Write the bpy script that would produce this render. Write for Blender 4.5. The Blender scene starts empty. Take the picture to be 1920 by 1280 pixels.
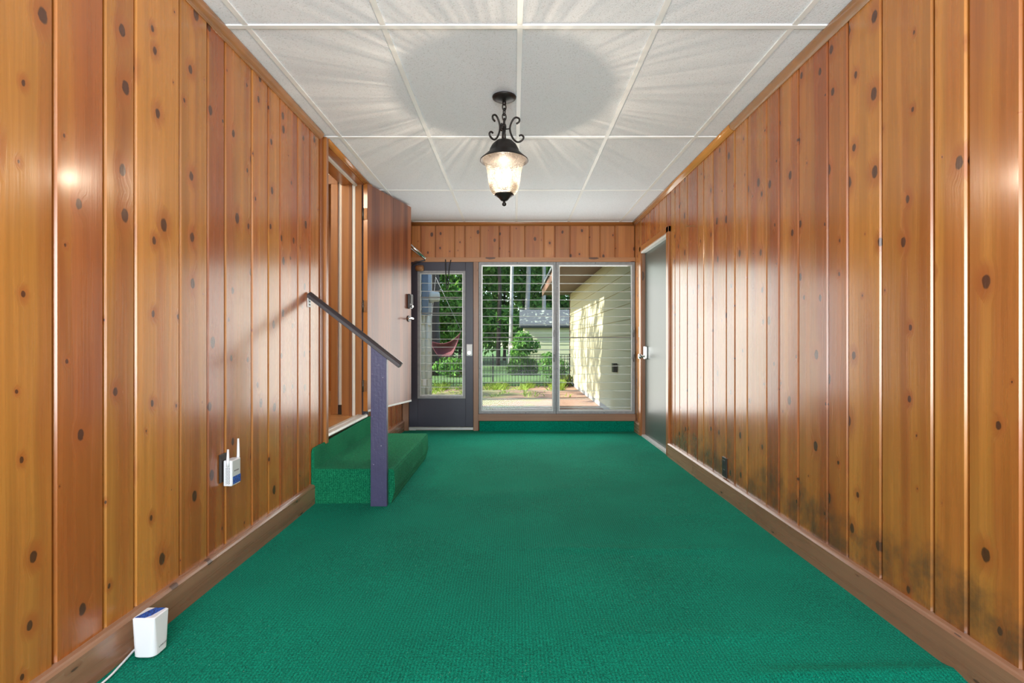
import bpy, bmesh, math, random
from mathutils import Vector, Matrix
random.seed(11)
scene = bpy.context.scene
COL = scene.collection
PI = math.pi

# ------------------------------------------------------------------ camera
CAMZ = 1.05
F = 945.0
cam_d = bpy.data.cameras.new('camera')
cam = bpy.data.objects.new('camera', cam_d)
COL.objects.link(cam)
cam.location = (0, 0, CAMZ)
cam.rotation_euler = (PI/2, 0, 0)
cam_d.sensor_width = 36.0
cam_d.lens = 36.0*F/1920.0
cam_d.shift_x = -4.0/1920.0
cam_d.clip_start = 0.05
cam_d.clip_end = 300
scene.camera = cam

# ------------------------------------------------------------------ world, sun, area lights, exposure
world = bpy.data.worlds.new('world')
scene.world = world
world.use_nodes = True
wn = world.node_tree
wn.nodes.clear()
sky = wn.nodes.new('ShaderNodeTexSky')
sky.sky_type = 'NISHITA'
sky.sun_disc = False
sky.sun_elevation = math.radians(33)
sky.sun_rotation = math.radians(250)
bg = wn.nodes.new('ShaderNodeBackground')
bg.inputs['Strength'].default_value = 0.32
wo = wn.nodes.new('ShaderNodeOutputWorld')
wn.links.new(sky.outputs[0], bg.inputs[0])
wn.links.new(bg.outputs[0], wo.inputs[0])

sun_d = bpy.data.lights.new('sun', 'SUN')
sun_d.energy = 8.5
sun_d.angle = math.radians(0.6)
sun_d.color = (1.0, 0.95, 0.86)
sun = bpy.data.objects.new('sun', sun_d)
COL.objects.link(sun)
sun.rotation_euler = Vector((1.0, 0.20, -0.68)).to_track_quat('-Z', 'Y').to_euler()
sun.location = (-10, -4, 12)


def area(name, loc, direction, sx, sy, power, color=(1, 1, 1), spread=180):
    d = bpy.data.lights.new(name, 'AREA')
    d.shape = 'RECTANGLE'
    d.size, d.size_y = sx, sy
    d.energy = power
    d.color = color
    d.spread = math.radians(spread)
    o = bpy.data.objects.new(name, d)
    COL.objects.link(o)
    o.location = loc
    o.rotation_euler = Vector(direction).to_track_quat('-Z', 'Y').to_euler()
    return o


# daylight arriving through the jalousie windows, the storm door and the front window behind the camera
area('window_daylight', (0.49, 5.90, 1.09), (0, -1, 0.10), 1.72, 1.72, 19, (1.0, 0.98, 0.94))
area('door_daylight', (-0.86, 5.90, 1.12), (0, -1, 0), 0.46, 1.38, 4.5, (1.0, 0.98, 0.94))
area('front_daylight', (0.05, -1.50, 1.30), (0, 1, 0.70), 2.3, 1.9, 122, (0.90, 0.96, 1.0))

scene.view_settings.view_transform = 'Standard'
scene.view_settings.look = 'None'
scene.view_settings.gamma = 1.0
scene.view_settings.use_curve_mapping = False
scene.view_settings.exposure = 0.75
scene.cycles.use_denoising = True
scene.cycles.max_bounces = 10
scene.cycles.transparent_max_bounces = 24
scene.cycles.sample_clamp_indirect = 6

# ------------------------------------------------------------------ helpers
WLOC = {}
RND = random.Random(5)


def tag(o, label=None, cat=None, group=None, kind=None):
    if label: o['label'] = label
    if cat: o['category'] = cat
    if group: o['group'] = group
    if kind: o['kind'] = kind
    return o


def empty(name, loc, label=None, cat=None, group=None, kind=None):
    o = bpy.data.objects.new(name, None)
    COL.objects.link(o)
    o.location = loc
    o.empty_display_size = 0.05
    WLOC[o.name] = Vector(loc)
    return tag(o, label, cat, group, kind)


class MB:
    def __init__(s):
        s.v, s.f, s.m, s.sm = [], [], [], []
        s.xf = None

    def add(s, verts, faces, mi=0, smooth=False):
        n = len(s.v)
        for p in verts:
            p = Vector(p)
            if s.xf: p = s.xf @ p
            s.v.append(p)
        for f in faces:
            s.f.append([i+n for i in f]); s.m.append(mi); s.sm.append(smooth)
        return s

    def box(s, x0, x1, y0, y1, z0, z1, mi=0):
        vs = [(x0, y0, z0), (x1, y0, z0), (x1, y1, z0), (x0, y1, z0), (x0, y0, z1), (x1, y0, z1), (x1, y1, z1), (x0, y1, z1)]
        return s.add(vs, [(3, 2, 1, 0), (4, 5, 6, 7), (0, 1, 5, 4), (1, 2, 6, 5), (2, 3, 7, 6), (3, 0, 4, 7)], mi)

    def prism(s, prof, axis, a0, a1, mi=0, smooth=False):
        """prof: list of 2-D points; axis 'x': (y,z), 'y': (x,z), 'z': (x,y)"""
        def P(p, a):
            return {'x': (a, p[0], p[1]), 'y': (p[0], a, p[1]), 'z': (p[0], p[1], a)}[axis]
        n = len(prof)
        vs = [P(p, a0) for p in prof]+[P(p, a1) for p in prof]
        fs = [tuple(range(n-1, -1, -1)), tuple(range(n, 2*n))]
        for i in range(n):
            j = (i+1) % n
            fs.append((i, j, n+j, n+i))
        k = len(s.f)
        s.add(vs, fs, mi)
        if smooth:
            for q in range(k+2, len(s.f)): s.sm[q] = True
        return s

    def tube(s, pts, r, n=8, mi=0, caps=True, closed=False):
        pts = [Vector(p) for p in pts]
        rs = r if isinstance(r, (list, tuple)) else [r]*len(pts)
        m = len(pts)
        t = []
        for i in range(m):
            a = pts[(i-1) % m] if (closed or i > 0) else pts[i]
            b = pts[(i+1) % m] if (closed or i < m-1) else pts[i]
            t.append((b-a).normalized())
        up = Vector((0, 0, 1)) if abs(t[0].z) < 0.9 else Vector((1, 0, 0))
        nn = t[0].cross(up).normalized()
        vs = []
        for i in range(m):
            nn = (nn - t[i]*nn.dot(t[i])).normalized()
            bb = t[i].cross(nn)
            for k in range(n):
                a = 2*PI*k/n
                vs.append(pts[i]+(nn*math.cos(a)+bb*math.sin(a))*rs[i])
        fs = []
        for i in range(m if closed else m-1):
            j = (i+1) % m
            for k in range(n):
                l = (k+1) % n
                fs.append((i*n+k, i*n+l, j*n+l, j*n+k))
        s.add(vs, fs, mi, True)
        if caps and not closed:
            base = len(s.v)-m*n
            s.f.append([base+k for k in range(n-1, -1, -1)]); s.m.append(mi); s.sm.append(False)
            s.f.append([base+(m-1)*n+k for k in range(n)]); s.m.append(mi); s.sm.append(False)
        return s

    def lathe(s, prof, cx, cy, n=32, mi=0):
        vs, fs = [], []
        for (r, z) in prof:
            for k in range(n):
                a = 2*PI*k/n
                vs.append((cx+r*math.cos(a), cy+r*math.sin(a), z))
        for i in range(len(prof)-1):
            for k in range(n):
                l = (k+1) % n
                fs.append((i*n+k, i*n+l, (i+1)*n+l, (i+1)*n+k))
        return s.add(vs, fs, mi, True)

    def build(s, name, mats, parent=None, label=None, cat=None, group=None, kind=None, bevel=0, seg=2, color=None, origin='c', fixn=True):
        lo = Vector((min(p[i] for p in s.v) for i in range(3)))
        hi = Vector((max(p[i] for p in s.v) for i in range(3)))
        c = (lo+hi)/2
        if origin == 'b': c.z = lo.z
        me = bpy.data.meshes.new(name)
        me.from_pydata([p-c for p in s.v], [], s.f)
        if not isinstance(mats, (list, tuple)): mats = [mats]
        for m in mats: me.materials.append(m)
        me.polygons.foreach_set('material_index', s.m)
        me.polygons.foreach_set('use_smooth', s.sm)
        if fixn or bevel:
            bm = bmesh.new(); bm.from_mesh(me)
            if bevel:
                bmesh.ops.bevel(bm, geom=[e for e in bm.edges], offset=bevel, segments=seg, affect='EDGES', profile=0.6, clamp_overlap=True)
            bmesh.ops.recalc_face_normals(bm, faces=bm.faces)
            bm.to_mesh(me); bm.free()
        me.update()
        o = bpy.data.objects.new(name, me)
        COL.objects.link(o)
        pw = WLOC[parent.name] if parent else Vector((0, 0, 0))
        if parent: o.parent = parent
        o.location = c-pw
        WLOC[o.name] = c
        o.color = color if color else (0.4, RND.random(), 0.1, 1)
        return tag(o, label, cat, group, kind)


def box(name, mat, x0, x1, y0, y1, z0, z1, parent=None, **k):
    return MB().box(x0, x1, y0, y1, z0, z1).build(name, mat, parent, **k)


def cr(pts, n=6):
    """Catmull-Rom through points"""
    P = [Vector(p) for p in pts]
    P = [P[0]*2-P[1]]+P+[P[-1]*2-P[-2]]
    out = []
    for i in range(1, len(P)-2):
        for k in range(n):
            t = k/n
            a, b, c, d = P[i-1], P[i], P[i+1], P[i+2]
            out.append(0.5*((2*b)+(c-a)*t+(2*a-5*b+4*c-d)*t*t+(3*b-a-3*c+d)*t**3))
    out.append(P[-2])
    return out


def text_mesh(fc):
    tmp = bpy.data.objects.new('tmp', fc); COL.objects.link(tmp)
    me = bpy.data.meshes.new_from_object(tmp.evaluated_get(bpy.context.evaluated_depsgraph_get()))
    bpy.data.objects.remove(tmp)
    o = bpy.data.objects.new('lettering', me); COL.objects.link(o)
    return o


# ------------------------------------------------------------------ material helpers
class NT:
    def __init__(s, name):
        s.mat = bpy.data.materials.new(name)
        s.mat.use_nodes = True
        s.t = s.mat.node_tree
        s.t.nodes.clear()
        s.out = s.n('ShaderNodeOutputMaterial')

    def n(s, ty, **k):
        nd = s.t.nodes.new(ty)
        for a, b in k.items(): setattr(nd, a, b)
        return nd

    def l(s, a, b): s.t.links.new(a, b)

    def set(s, sock, v):
        if hasattr(v, 'is_output'): s.l(v, sock)
        else: sock.default_value = v

    def math(s, op, a, b=0.0, c=None, clamp=False):
        nd = s.n('ShaderNodeMath', operation=op, use_clamp=clamp)
        s.set(nd.inputs[0], a); s.set(nd.inputs[1], b)
        if c is not None: s.set(nd.inputs[2], c)
        return nd.outputs[0]

    def mix(s, f, a, b, blend='MIX'):
        nd = s.n('ShaderNodeMix', data_type='RGBA', blend_type=blend, clamp_factor=True)
        s.set(nd.inputs[0], f)
        for i, v in ((6, a), (7, b)):
            if not hasattr(v, 'is_output') and len(v) == 3: v = (*v, 1)
            s.set(nd.inputs[i], v)
        return nd.outputs[2]

    def rng(s, v, a, b, c=0.0, d=1.0, smooth=True):
        nd = s.n('ShaderNodeMapRange', interpolation_type='SMOOTHSTEP' if smooth else 'LINEAR')
        s.set(nd.inputs[0], v)
        for i, q in zip((1, 2, 3, 4), (a, b, c, d)): s.set(nd.inputs[i], q)
        return nd.outputs[0]

    def comb(s, x, y, z):
        nd = s.n('ShaderNodeCombineXYZ')
        for i, q in enumerate((x, y, z)): s.set(nd.inputs[i], q)
        return nd.outputs[0]

    def noise(s, vec, scale=1.0, detail=3.0, rough=0.55, dist=0.0):
        nd = s.n('ShaderNodeTexNoise')
        s.l(vec, nd.inputs['Vector'])
        nd.inputs['Scale'].default_value = scale
        nd.inputs['Detail'].default_value = detail
        nd.inputs['Roughness'].default_value = rough
        nd.inputs['Distortion'].default_value = dist
        return nd.outputs[0]

    def bump(s, h, strength=0.2, dist=0.01):
        nd = s.n('ShaderNodeBump')
        nd.inputs['Strength'].default_value = strength
        nd.inputs['Distance'].default_value = dist
        s.l(h, nd.inputs['Height'])
        return nd.outputs[0]

    def bsdf(s, color, rough=0.5, metal=0.0, normal=None, **k):
        p = s.n('ShaderNodeBsdfPrincipled')
        if not hasattr(color, 'is_output') and len(color) == 3: color = (*color, 1)
        s.set(p.inputs['Base Color'], color)
        s.set(p.inputs['Roughness'], rough)
        p.inputs['Metallic'].default_value = metal
        if normal is not None: s.l(normal, p.inputs['Normal'])
        for a, b in k.items(): s.set(p.inputs[a.replace('_', ' ')], b)
        s.l(p.outputs[0], s.out.inputs[0])
        return p

    def pos(s): return s.n('ShaderNodeNewGeometry').outputs['Position']
    def obj(s): return s.n('ShaderNodeTexCoord').outputs['Object']

    def sep(s, v):
        nd = s.n('ShaderNodeSeparateXYZ'); s.l(v, nd.inputs[0]); return nd.outputs


def plain(name, color, rough=0.5, metal=0.0, var=0.12, scale=20.0, bump=0.0, **k):
    t = NT(name)
    p = t.obj()
    nz = t.noise(p, scale, 4)
    c = t.mix(nz, tuple(q*(1-var) for q in color), tuple(min(1, q*(1+var)) for q in color))
    nrm = t.bump(t.noise(p, scale*6, 3), bump, 0.002) if bump else None
    t.bsdf(c, rough, metal, nrm, **k)
    return t.mat


def wood(name, light, red, dark, u='xy', v='z', rough=0.3, coat=0.5, knots=True, stain=False, grain=1.0, cell=(6.6, 4.3), ior=1.5, bump=0.12, kr=0.13):
    t = NT(name)
    o = t.sep(t.obj())
    ax = {'x': o[0], 'y': o[1], 'z': o[2]}
    U = t.math('ADD', ax[u[0]], ax[u[1]]) if len(u) == 2 else ax[u]
    V = ax[v]
    info = t.n('ShaderNodeObjectInfo')
    oc = t.n('ShaderNodeSeparateColor'); t.l(info.outputs['Color'], oc.inputs[0])
    tone, rnd, dk = oc.outputs[0], oc.outputs[1], oc.outputs[2]
    U0 = t.math('MULTIPLY_ADD', rnd, 37.3, U)
    V0 = t.math('MULTIPLY_ADD', rnd, 91.7, V)
    if knots:
        kv = t.comb(t.math('MULTIPLY', U0, cell[0]), t.math('MULTIPLY', V0, cell[1]), 0.0)
        vo = t.n('ShaderNodeTexVoronoi', voronoi_dimensions='2D', feature='F1')
        vo.inputs['Scale'].default_value = 1.0
        vo.inputs['Randomness'].default_value = 0.85
        t.l(kv, vo.inputs['Vector'])
        kc = t.n('ShaderNodeSeparateColor'); t.l(vo.outputs['Color'], kc.inputs[0])
        wob = t.math('MULTIPLY_ADD', t.noise(t.comb(U0, V0, 0.0), 45, 2), 0.05, -0.025)
        D = t.math('ADD', vo.outputs['Distance'], wob)
        R = t.rng(kc.outputs[0], 0.10, 1.0, 0.0, kr, False)
        core = t.rng(D, R, t.math('MULTIPLY', R, 0.72), 0.0, 1.0)
        inner = t.rng(D, t.math('MULTIPLY', R, 0.7), t.math('MULTIPLY', R, 0.3), 0.0, 1.0)
        halo = t.rng(D, t.math('MULTIPLY_ADD', R, 3.2, 0.02), R, 0.0, 1.0)
        warp = t.math('MULTIPLY', halo, 0.018)
        U1 = t.math('ADD', U0, warp)
    else:
        U1 = U0
    lowv = t.comb(t.math('MULTIPLY', U0, 3.0), t.math('MULTIPLY', V0, 1.1), 0.0)
    lo = t.noise(lowv, 1.0, 2)
    U2 = t.math('MULTIPLY_ADD', lo, 0.035, U1)
    fine = t.noise(t.comb(t.math('MULTIPLY', U2, 130.0), t.math('MULTIPLY', V0, 2.6), 0.0), 1.0, 4, 0.6)
    mid = t.noise(t.comb(t.math('MULTIPLY', U2, 38.0), t.math('MULTIPLY', V0, 0.8), 3.3), 1.0, 3, 0.55)
    stripe = t.noise(t.comb(t.math('MULTIPLY', U2, 9.0), t.math('MULTIPLY', V0, 0.22), 7.7), 1.0, 1.5)
    st = t.rng(stripe, 0.44, 0.58, -0.22, 0.30)
    patch = t.math('MULTIPLY_ADD', t.noise(t.comb(t.math('MULTIPLY', U0, 4.0), t.math('MULTIPLY', V0, 1.6), 1.0), 1.0, 2), 0.9, -0.45)
    f = t.math('ADD', t.math('ADD', tone, st), patch, clamp=True)
    c = t.mix(f, light, red)
    gm = t.math('MULTIPLY_ADD', mid, 0.60*grain, 1.0-0.30*grain)
    gf = t.math('MULTIPLY_ADD', fine, 0.34*grain, 1.0-0.17*grain)
    g = t.math('MULTIPLY', gm, gf)
    g = t.math('MULTIPLY', g, t.math('MULTIPLY_ADD', dk, -0.5, 1.0))
    gc = t.n('ShaderNodeCombineColor')
    for i in range(3): t.l(g, gc.inputs[i])
    c = t.mix(1.0, c, gc.outputs[0], 'MULTIPLY')
    if knots:
        c = t.mix(t.math('MULTIPLY', halo, 0.60), c, red)
        c = t.mix(t.math('MULTIPLY', core, 0.86), c, dark)
        c = t.mix(t.math('MULTIPLY', inner, 0.22), c, tuple(q*2.4 for q in dark))
    if stain:
        ps = t.sep(t.pos())
        h = t.rng(ps[2], 0.52, 0.10, 0.0, 1.0)
        nz = t.noise(t.pos(), 5.5, 6, 0.68)
        m = t.rng(t.math('ADD', nz, t.math('MULTIPLY', h, 0.30)), 0.58, 0.92, 0.0, 0.78)
        m = t.math('MULTIPLY', m, t.rng(ps[2], 0.55, 0.35, 0.0, 1.0))
        c = t.mix(m, c, (0.085, 0.042, 0.022))
    rr = t.math('MULTIPLY_ADD', mid, 0.12, rough-0.06)
    t.bsdf(c, rr, 0.0, t.bump(t.math('ADD', fine, t.math('MULTIPLY', lo, 3.0)), bump, 0.004), Coat_Weight=coat, Coat_Roughness=max(0.05, rough*0.6), IOR=ior, Coat_IOR=1.5)
    return t.mat


LIGHT, RED, DARK = (0.52, 0.210, 0.036), (0.345, 0.088, 0.015), (0.042, 0.014, 0.007)
M = {}
M['plank'] = wood('knotty_pine', LIGHT, RED, DARK, rough=0.27)
M['plank_stained'] = wood('knotty_pine_stained', LIGHT, RED, DARK, rough=0.27, stain=True)
M['plank_back'] = wood('knotty_pine_header', (0.56, 0.215, 0.055), (0.42, 0.125, 0.030), DARK, rough=0.35, coat=0.3)
M['crown_y'] = wood('crown_wood_y', (0.58, 0.26, 0.065), (0.46, 0.17, 0.04), DARK, u='xz', v='y', rough=0.25, knots=False)
M['crown_x'] = wood('crown_wood_x', (0.46, 0.18, 0.05), (0.36, 0.12, 0.03), DARK, u='yz', v='x', rough=0.35, knots=False)
WL, WR, WD = (0.33, 0.175, 0.100), (0.25, 0.115, 0.062), (0.06, 0.03, 0.02)
M['base_y'] = wood('worn_wood_y', WL, WR, WD, u='xz', v='y', rough=0.28, coat=0.3, cell=(9.0, 2.6), kr=0.06)
M['base_x'] = wood('worn_wood_x', WL, WR, WD, u='yz', v='x', rough=0.4, coat=0.15, cell=(6.0, 2.2))
M['base_z'] = wood('worn_wood_z', WL, WR, WD, rough=0.4, coat=0.15, cell=(6.0, 2.2))
M['trim_x'] = wood('lintel_wood', (0.52, 0.26, 0.11), (0.42, 0.17, 0.06), DARK, u='yz', v='x', rough=0.4, coat=0.2, cell=(6.0, 1.6))
M['casing'] = wood('casing_wood', (0.40, 0.15, 0.034), (0.28, 0.08, 0.018), DARK, rough=0.3, coat=0.4, knots=False)
M['casing_y'] = wood('casing_wood_y', (0.40, 0.15, 0.034), (0.28, 0.08, 0.018), DARK, u='xz', v='y', rough=0.3, coat=0.4, knots=False)
M['jamb'] = wood('jamb_wood', (0.33, 0.135, 0.04), (0.23, 0.085, 0.028), DARK, rough=0.4, coat=0.2, knots=False)
M['door_wood'] = wood('mahogany_door', (0.33, 0.11, 0.040), (0.15, 0.038, 0.016), DARK, rough=0.30, coat=0.55, knots=False, grain=2.2)
M['hall_wood'] = wood('hall_wood', (0.45, 0.16, 0.03), (0.33, 0.09, 0.015), DARK, rough=0.4, knots=False)
M['hall_floor'] = wood('hall_floor_wood', (0.52, 0.27, 0.11), (0.42, 0.19, 0.07), DARK, u='y', v='x', rough=0.3, knots=False)
M['hollow'] = plain('groove_shadow_wood', (0.16, 0.055, 0.014), 0.6)
M['white_paint'] = plain('white_paint', (0.72, 0.70, 0.66), 0.5, var=0.03)
M['cream_paint'] = plain('cream_paint', (0.74, 0.66, 0.50), 0.6, var=0.03)
M['outer'] = plain('outer_shell', (0.5, 0.47, 0.4), 0.8)
M['roof_board'] = plain('roof_board', (0.12, 0.10, 0.09), 0.9)
M['white_plastic'] = plain('white_plastic', (0.80, 0.82, 0.84), 0.35, var=0.02)
M['grey_plastic'] = plain('grey_plastic', (0.60, 0.63, 0.62), 0.35, var=0.03)
M['black_plastic'] = plain('black_plastic', (0.015, 0.015, 0.016), 0.4)
M['dark_plate'] = plain('dark_brown_plate', (0.030, 0.022, 0.020), 0.35)
M['slot'] = plain('slot_black', (0.004, 0.004, 0.004), 0.6)
M['ink'] = plain('ink', (0.05, 0.05, 0.06), 0.7)
M['chrome'] = plain('chrome', (0.75, 0.75, 0.74), 0.18, 1.0, var=0.04)
M['aluminium'] = plain('weathered_aluminium', (0.27, 0.275, 0.285), 0.5, 0.2, var=0.35, scale=26, bump=0.1)
M['bright_alu'] = plain('bright_aluminium', (0.58, 0.58, 0.57), 0.35, 0.3, var=0.1)
M['brass'] = plain('worn_brass', (0.28, 0.13, 0.05), 0.5, 0.3, var=0.4, scale=60)
M['bronze'] = plain('oiled_bronze', (0.030, 0.025, 0.023), 0.42, 0.55, var=0.35, scale=40)
M['gunmetal'] = plain('gunmetal', (0.10, 0.10, 0.105), 0.3, 0.7)
M['brown_paint'] = plain('brown_door_paint', (0.032, 0.030, 0.052), 0.40, var=0.10, scale=8, bump=0.06)
M['rail_paint'] = plain('brown_rail_paint', (0.024, 0.015, 0.018), 0.32, var=0.2)
M['green_door'] = plain('grey_green_door_paint', (0.070, 0.088, 0.078), 0.36, var=0.06, scale=4, bump=0.03)


def mat_post():
    t = NT('purple_post_paint')
    p = t.obj()
    c = t.mix(t.noise(p, 9, 5, 0.7), (0.044, 0.040, 0.098), (0.075, 0.070, 0.155))
    s = t.sep(p)
    crack = t.noise(t.comb(t.math('MULTIPLY', s[0], 60.0), t.math('MULTIPLY', s[1], 60.0), t.math('MULTIPLY', s[2], 7.0)), 1.0, 4)
    c = t.mix(t.rng(crack, 0.70, 0.76), c, (0.02, 0.015, 0.03))
    chip = t.noise(p, 70, 2)
    c = t.mix(t.rng(chip, 0.72, 0.75), c, (0.35, 0.33, 0.40))
    t.bsdf(c, 0.42, 0, t.bump(t.math('ADD', crack, t.noise(p, 60, 3)), 0.35, 0.003))
    return t.mat


M['post'] = mat_post()


def mat_carpet(name, a, b, warm=0.0):
    t = NT(name)
    p = t.pos()
    s = t.sep(p)
    fine = t.noise(p, 300, 3, 0.8)
    med = t.noise(p, 140, 2, 0.6)
    big = t.noise(p, 1.3, 3, 0.6)
    rib = t.math('SINE', t.math('MULTIPLY', t.math('ADD', s[0], t.math('MULTIPLY', t.noise(p, 6, 1), 0.01)), 520.0))
    rib2 = t.math('SINE', t.math('MULTIPLY', t.math('ADD', s[1], s[2]), 430.0))
    tex = t.math('MULTIPLY', t.math('MULTIPLY_ADD', rib, 0.5, 0.5), t.math('MULTIPLY_ADD', rib2, 0.25, 0.75))
    f = t.math('ADD', t.math('MULTIPLY', fine, 0.75), t.math('MULTIPLY', med, 0.30))
    f = t.math('ADD', f, t.math('MULTIPLY_ADD', tex, 0.07, -0.045))
    f = t.rng(f, 0.36, 0.72)
    f = t.math('ADD', f, t.math('MULTIPLY_ADD', big, 0.5, -0.25), clamp=True)
    c = t.mix(f, a, b)
    lint = t.rng(t.noise(p, 210, 0), 0.845, 0.87)
    c = t.mix(t.math('MULTIPLY', lint, 0.5), c, (0.5, 0.6, 0.5))
    h = t.math('ADD', fine, t.math('MULTIPLY', tex, 0.3))
    t.bsdf(c, 0.95, 0, t.bump(h, 0.55, 0.006), Specular_IOR_Level=0.08, Sheen_Weight=0.05, Sheen_Roughness=0.4, Sheen_Tint=(0.45, 0.9, 0.6, 1))
    return t.mat


M['carpet'] = mat_carpet('green_carpet', (0.0003, 0.085, 0.055), (0.002, 0.38, 0.235))
M['carpet_step'] = mat_carpet('green_step_carpet', (0.002, 0.080, 0.042), (0.022, 0.34, 0.150))


def mat_tile():
    t = NT('ceiling_tile')
    p = t.pos()
    n1 = t.noise(p, 160, 3, 0.6)
    n2 = t.noise(p, 2.2, 2)
    c = t.mix(n2, (0.80, 0.815, 0.865), (0.86, 0.875, 0.92))
    c = t.mix(t.rng(n1, 0.45, 0.30), c, (0.62, 0.62, 0.64))
    t.bsdf(c, 0.85, 0, t.bump(n1, 0.5, 0.004))
    return t.mat


M['tile'] = mat_tile()
M['tbar'] = plain('grid_bar_white', (0.84, 0.84, 0.83), 0.4, var=0.03)


def mat_glass(name, tint=(0.94, 0.97, 0.95), spec=0.35):
    t = NT(name)
    tr = t.n('ShaderNodeBsdfTransparent'); tr.inputs[0].default_value = (*tint, 1)
    gl = t.n('ShaderNodeBsdfGlossy'); gl.inputs['Roughness'].default_value = 0.03
    fr = t.n('ShaderNodeFresnel'); fr.inputs[0].default_value = 1.45
    mx = t.n('ShaderNodeMixShader')
    t.l(t.math('MULTIPLY', fr.outputs[0], spec), mx.inputs[0])
    t.l(tr.outputs[0], mx.inputs[1]); t.l(gl.outputs[0], mx.inputs[2])
    t.l(mx.outputs[0], t.out.inputs[0])
    return t.mat


M['glass'] = mat_glass('window_glass')
def mat_edge():
    t = NT('ground_glass_edge')
    a = t.n('ShaderNodeBsdfTransparent'); a.inputs[0].default_value = (0.9, 0.95, 0.92, 1)
    b = t.n('ShaderNodeBsdfDiffuse'); b.inputs[0].default_value = (0.80, 0.83, 0.81, 1)
    c = t.n('ShaderNodeMixShader'); c.inputs[0].default_value = 0.62
    t.l(a.outputs[0], c.inputs[1]); t.l(b.outputs[0], c.inputs[2]); t.l(c.outputs[0], t.out.inputs[0])
    return t.mat


M['glass_edge'] = mat_edge()
M['rail_grey'] = plain('rail_grey', (0.20, 0.20, 0.19), 0.5)


def mat_seedy():
    t = NT('seedy_glass')
    p = t.obj()
    vo = t.n('ShaderNodeTexVoronoi', feature='DISTANCE_TO_EDGE')
    vo.inputs['Scale'].default_value = 75
    t.l(p, vo.inputs['Vector'])
    n = t.noise(p, 110, 3, 0.7)
    m = t.math('ADD', t.rng(vo.outputs['Distance'], 0.0, 0.25, 0.25, 0.0), t.rng(n, 0.35, 0.7, 0.0, 0.5))
    tr = t.n('ShaderNodeBsdfTransparent'); tr.inputs[0].default_value = (1.0, 0.94, 0.84, 1)
    tl = t.n('ShaderNodeBsdfTranslucent'); tl.inputs[0].default_value = (1.0, 0.93, 0.82, 1)
    df = t.n('ShaderNodeBsdfDiffuse'); df.inputs[0].default_value = (0.75, 0.62, 0.45, 1)
    gl = t.n('ShaderNodeBsdfGlossy'); gl.inputs['Roughness'].default_value = 0.1
    nb = t.bump(n, 0.6, 0.003)
    for q in (tl, df, gl): t.l(nb, q.inputs['Normal'])
    a = t.n('ShaderNodeMixShader'); a.inputs[0].default_value = 0.25
    t.l(tl.outputs[0], a.inputs[1]); t.l(df.outputs[0], a.inputs[2])
    b = t.n('ShaderNodeMixShader'); t.l(t.math('MULTIPLY_ADD', m, 0.085, 0.005, clamp=True), b.inputs[0])
    t.l(t.mix(t.rng(m, 0.18, 0.62), (1.0, 0.95, 0.88), (0.34, 0.22, 0.13)), tr.inputs[0])
    t.l(tr.outputs[0], b.inputs[1]); t.l(a.outputs[0], b.inputs[2])
    c = t.n('ShaderNodeMixShader'); c.inputs[0].default_value = 0.06
    t.l(b.outputs[0], c.inputs[1]); t.l(gl.outputs[0], c.inputs[2])
    t.l(c.outputs[0], t.out.inputs[0])
    return t.mat


M['seedy'] = mat_seedy()


def mat_emit(name, col, st):
    t = NT(name)
    e = t.n('ShaderNodeEmission'); e.inputs[0].default_value = (*col, 1); e.inputs[1].default_value = st
    t.l(e.outputs[0], t.out.inputs[0])
    return t.mat


def mat_bulb():
    t = NT('lit_clear_bulb')
    e = t.n('ShaderNodeEmission'); e.inputs[0].default_value = (1.0, 0.90, 0.74, 1); e.inputs[1].default_value = 7
    a = t.n('ShaderNodeBsdfTransparent')
    b = t.n('ShaderNodeAddShader')
    t.l(e.outputs[0], b.inputs[0]); t.l(a.outputs[0], b.inputs[1]); t.l(b.outputs[0], t.out.inputs[0])
    return t.mat


M['bulb'] = mat_bulb()


def mat_tape():
    t = NT('blue_tape')
    p = t.obj()
    wv = t.n('ShaderNodeTexWave'); wv.inputs['Scale'].default_value = 28; wv.inputs['Distortion'].default_value = 14
    wv.inputs['Detail'].default_value = 1.5
    wv.inputs['Detail Scale'].default_value = 2.0
    t.l(p, wv.inputs['Vector'])
    c = t.mix(t.rng(wv.outputs['Fac'], 0.62, 0.80), (0.025, 0.12, 0.50), (0.012, 0.03, 0.16))
    t.bsdf(c, 0.6)
    return t.mat


M['tape'] = mat_tape()


# outdoors
def mat_siding():
    t = NT('cream_siding')
    p = t.pos(); s = t.sep(p)
    g = t.noise(t.comb(t.math('MULTIPLY', s[0], 6.0), t.math('MULTIPLY', s[1], 1.2), t.math('MULTIPLY', s[2], 40.0)), 1.0, 3)
    c = t.mix(g, (0.50, 0.44, 0.28), (0.60, 0.53, 0.35))
    t.bsdf(c, 0.6, 0, t.bump(g, 0.1, 0.004))
    return t.mat


M['siding'] = mat_siding()
M['shed_siding'] = plain('shed_siding', (0.42, 0.42, 0.26), 0.7, var=0.1, scale=3)
M['soffit'] = plain('brown_soffit', (0.15, 0.085, 0.062), 0.7, var=0.25, scale=3)
M['fascia'] = plain('brown_fascia', (0.17, 0.085, 0.055), 0.6, var=0.2)
M['concrete'] = plain('concrete', (0.34, 0.32, 0.30), 0.9, var=0.3, scale=6)
M['blue_grey'] = plain('blue_grey_box', (0.25, 0.31, 0.42), 0.5, var=0.1)
M['white_siding'] = plain('white_siding', (0.82, 0.79, 0.70), 0.6, var=0.05, scale=5)
M['fence_black'] = plain('fence_black', (0.012, 0.014, 0.012), 0.5)
M['maroon'] = plain('maroon_cloth', (0.10, 0.018, 0.026), 0.8, var=0.2)


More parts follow.
